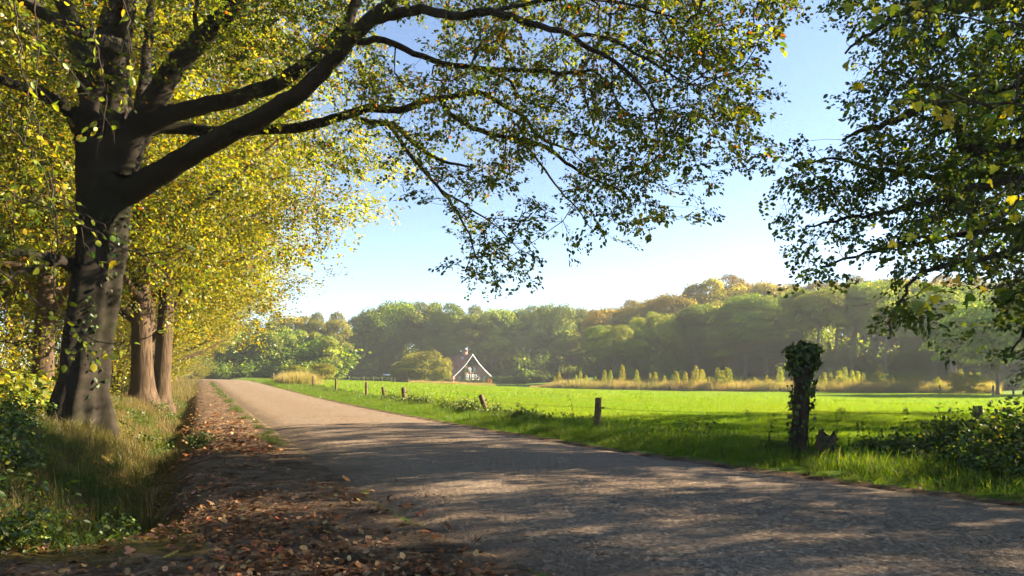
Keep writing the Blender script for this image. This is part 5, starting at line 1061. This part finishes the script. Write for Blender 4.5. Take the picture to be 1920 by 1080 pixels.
# ------------------------------------------------------------------ fallen leaves, clods and twigs
rl = np.random.default_rng(88)
LIT = [(.20, .11, .055), (.14, .072, .037), (.30, .185, .10), (.33, .12, .045), (.38, .26, .11), (.09, .05, .028)]
T_CURL = (np.array([[0,0,.05],[.3,.40,.22],[.68,.34,.16],[1,0,.18],[.68,-.36,.24],[.3,-.42,.12]]), T_HEX[1])
def litter_pts(n_, cond, d0, d1):
    d = rl.uniform(d0, d1, n_*6); px = rl.uniform(-30, 1950, n_*6); d = 1792./(1792/d1 + (1792/d0-1792/d1)*rl.random(n_*6)); x_ = (px-960)/FPX*d; s, t = road_st(x_, d); k_ = cond(x_, d, s, t, -t-road_w(s)); x_, d = x_[k_][:n_], d[k_][:n_]; return np.stack([x_, d, zg(x_, d)], -1)
def on_path(x_, y_, s, t, tr):
    dense = np.clip(.45+.9*lump(x_, y_, 1.1)-.35*(np.abs(t-1.3)-.8), .04, 1); ap = (s < 8.5) & (t > -.3) & (t < 10)
    return (((t > .05) & (t < 2.4)) | ap) & (rl.random(len(x_)) < dense)
p1 = litter_pts(7500, on_path, 4.2, 60)
def rd_side(x_, y_, s, t, tr): return (tr > -.15) & (tr < .4+.25*rl.random(len(x_)))
p2 = litter_pts(1300, rd_side, 5.5, 55)
def on_road(x_, y_, s, t, tr): return (t < -.2) & (tr < -.1) & (rl.random(len(x_)) < np.where((t > -1.3), .8, .12))
p3 = litter_pts(650, on_road, 4.2, 60); p3[:, 2] += .05
p4 = litter_pts(1500, lambda x_, y_, s, t, tr: (t > 2.3) & (t < 12) & (s > 7), 8, 50)
p5 = litter_pts(3800, lambda x_, y_, s, t, tr: (t > .35) & (t < 2.1+.3*lump(x_, y_, .9)) & (s > 11), 12, 75); p4 = np.vstack([p4, p5])
pp = np.vstack([p1, p2, p3, p4]); n_ = len(pp); pp[:, 2] += rl.uniform(.006, .03, n_); nr = np.array([0, 0, 1.])+.45*rl.standard_normal((n_, 3)); ax = rl.standard_normal((n_, 3))*[1, 1, .25]
sz = .02+.06*rl.random(n_)**1.8; far_ = np.concatenate([np.zeros(len(p1)+len(p2)), np.ones(len(p3)), np.zeros(len(p4))]).astype(bool); sz[far_] *= .5; sz[-len(p5):] = rl.uniform(.05, .11, len(p5))
V, F, Cc = leaf_arrays(pp, ax, nr, sz, sz*.8, palette(n_, LIT, [.3, .27, .16, .08, .04, .15], .3, rl), T_CURL)
tag(add('leaf_litter', make_mesh('leaf_litter', V, F, Cc, M['dry'])), 'brown fallen leaves strewn over the dirt verge, lane edges and wood floor', 'fallen leaves', kind='stuff')
lo_ = make_mesh('fallen_oak_leaf', *leaf_arrays(np.zeros((1, 3)), np.array([[1., 0, 0]]), np.array([[0, 0, 1.]]), 1., 1., (1, 1, 1), T_OAK), M['dry']); lmp = make_mesh('fallen_maple_leaf', *leaf_arrays(np.zeros((1, 3)), np.array([[1., 0, 0]]), np.array([[0, 0, 1.]]), 1., 1., (1, 1, 1), T_MAPLE), M['dry'])
q1 = litter_pts(190, lambda x_, y_, s, t, tr: (s < 11) & (t > -.4) & (t < 4.5) & (y_ > 4.4) & ((t < 2.3) | (s < 8)), 4.4, 12); q2 = litter_pts(36, rd_side, 6, 14)
for q, p in enumerate(np.vstack([q1, q2])):
    me = lo_ if rl.random() < .6 else lmp; o = bpy.data.objects.new('fallen_leaf', me); COL.objects.link(o); roadl = q >= len(q1)
    o.location = (p[0], p[1], p[2]+.022); o.rotation_euler = (rl.normal(0, .28), rl.normal(0, .28), rl.uniform(0, 6.28)); s_ = rl.uniform(.07, .13); o.scale = (s_, s_, s_)
    c_ = palette(1, [(.17, .09, .045), (.28, .18, .10), (.30, .13, .05), (.40, .28, .06)], [.42, .34, .14, .10], .2, rl)[0]; o.color = (*c_, 1)
    tag(o, 'curled dry leaf lying at the grassy lane edge by the ivy post' if roadl else 'curled dry leaf lying on the dirt verge', 'leaf', 'fallen leaves at the lane edge' if roadl else 'fallen leaves on the dirt verge')
# clods and pebbles
r_ = np.random.default_rng(99); clod = []
for q in range(3):
    ico = np.array([[0,0,1],[.9,0,.4],[.3,.85,.45],[-.7,.5,.4],[-.7,-.5,.45],[.3,-.85,.4],[.7,.5,-.2],[-.3,.85,-.2],[-.9,0,-.2],[-.3,-.85,-.2],[.7,-.5,-.2]])*(1+.18*r_.standard_normal((11, 1)))
    F = np.array([[0,1,2],[0,2,3],[0,3,4],[0,4,5],[0,5,1],[1,6,2],[2,7,3],[3,8,4],[4,9,5],[5,10,1],[2,6,7],[3,7,8],[4,8,9],[5,9,10],[1,10,6]]); clod.append(make_mesh('clod_%d' % q, ico, [F], np.full((11, 3), .07), simple('clod_%d' % q, (.05, .035, .022), (.14, .10, .07), 3)))
pts = litter_pts(1700, lambda x_, y_, s, t, tr: ((t > -.8) & (t < 2.2)) | ((tr > -.3) & (tr < .3)) | ((t < 0) & (tr < 0) & (rl.random(len(x_)) < .06)) | ((s < 8) & (t > -.5) & (t < 8)), 4.2, 40)
s, t = road_st(pts[:, 0], pts[:, 1]); pts[:, 2] += np.where(t < -.2, .045, .0)
scatter('soil_crumbs', clod, pts, 'small clods and pebbles on the dirt verge and lane', 'pebbles', scl=rl.uniform(.003, .015, len(pts)))
for q, (px, py, L_) in enumerate(((520, 873, .5), (455, 850, .6), (610, 905, .35), (790, 1040, .3), (1345, 920, .3), (745, 1035, .4))):
    d = 1792./(py-YH); x_ = (px-960)/FPX*d; b = np.array(on_ground(x_, d)); s, t = road_st(x_, d); b[2] += .05 if t < 0 else .02; a = rl.uniform(-.6, .6)
    g = Geo(); p = catmull(np.array([[0, 0, 0], [L_*.5*math.cos(a), L_*.5*math.sin(a), .015], [L_*math.cos(a+.2), L_*math.sin(a+.2), .0]]), .06); tube(g, p, np.linspace(.009, .004, len(p)), 6); tube(g, np.array([p[len(p)//2], p[len(p)//2]+[.05, .09, .02]]), [.005, .002], 4)
    tag(add('fallen_twig', g.mesh('fallen_twig', M['twig']), None, b), 'thin broken twig lying on the lane side', 'twig', 'fallen twigs on the lane')

# ------------------------------------------------------------------ hazy air
g = Geo(); box(g, -330, 330, -60, 330, -2.2, 48); me = g.mesh('haze')
m = bpy.data.materials.new('hazy_air'); m.use_nodes = True; nt = m.node_tree; nt.nodes.clear(); out = nt.nodes.new("ShaderNodeOutputMaterial")
pv = nt.nodes.new("ShaderNodeVolumePrincipled"); pv.inputs["Color"].default_value = (.86, .93, 1.0, 1); pv.inputs["Density"].default_value = .00038; pv.inputs["Anisotropy"].default_value = .25
nt.links.new(pv.outputs[0], out.inputs["Volume"]); me.materials.append(m)
tag(add('haze', me), 'thin sunlit haze hanging over the meadow and forest', 'haze', kind='stuff')
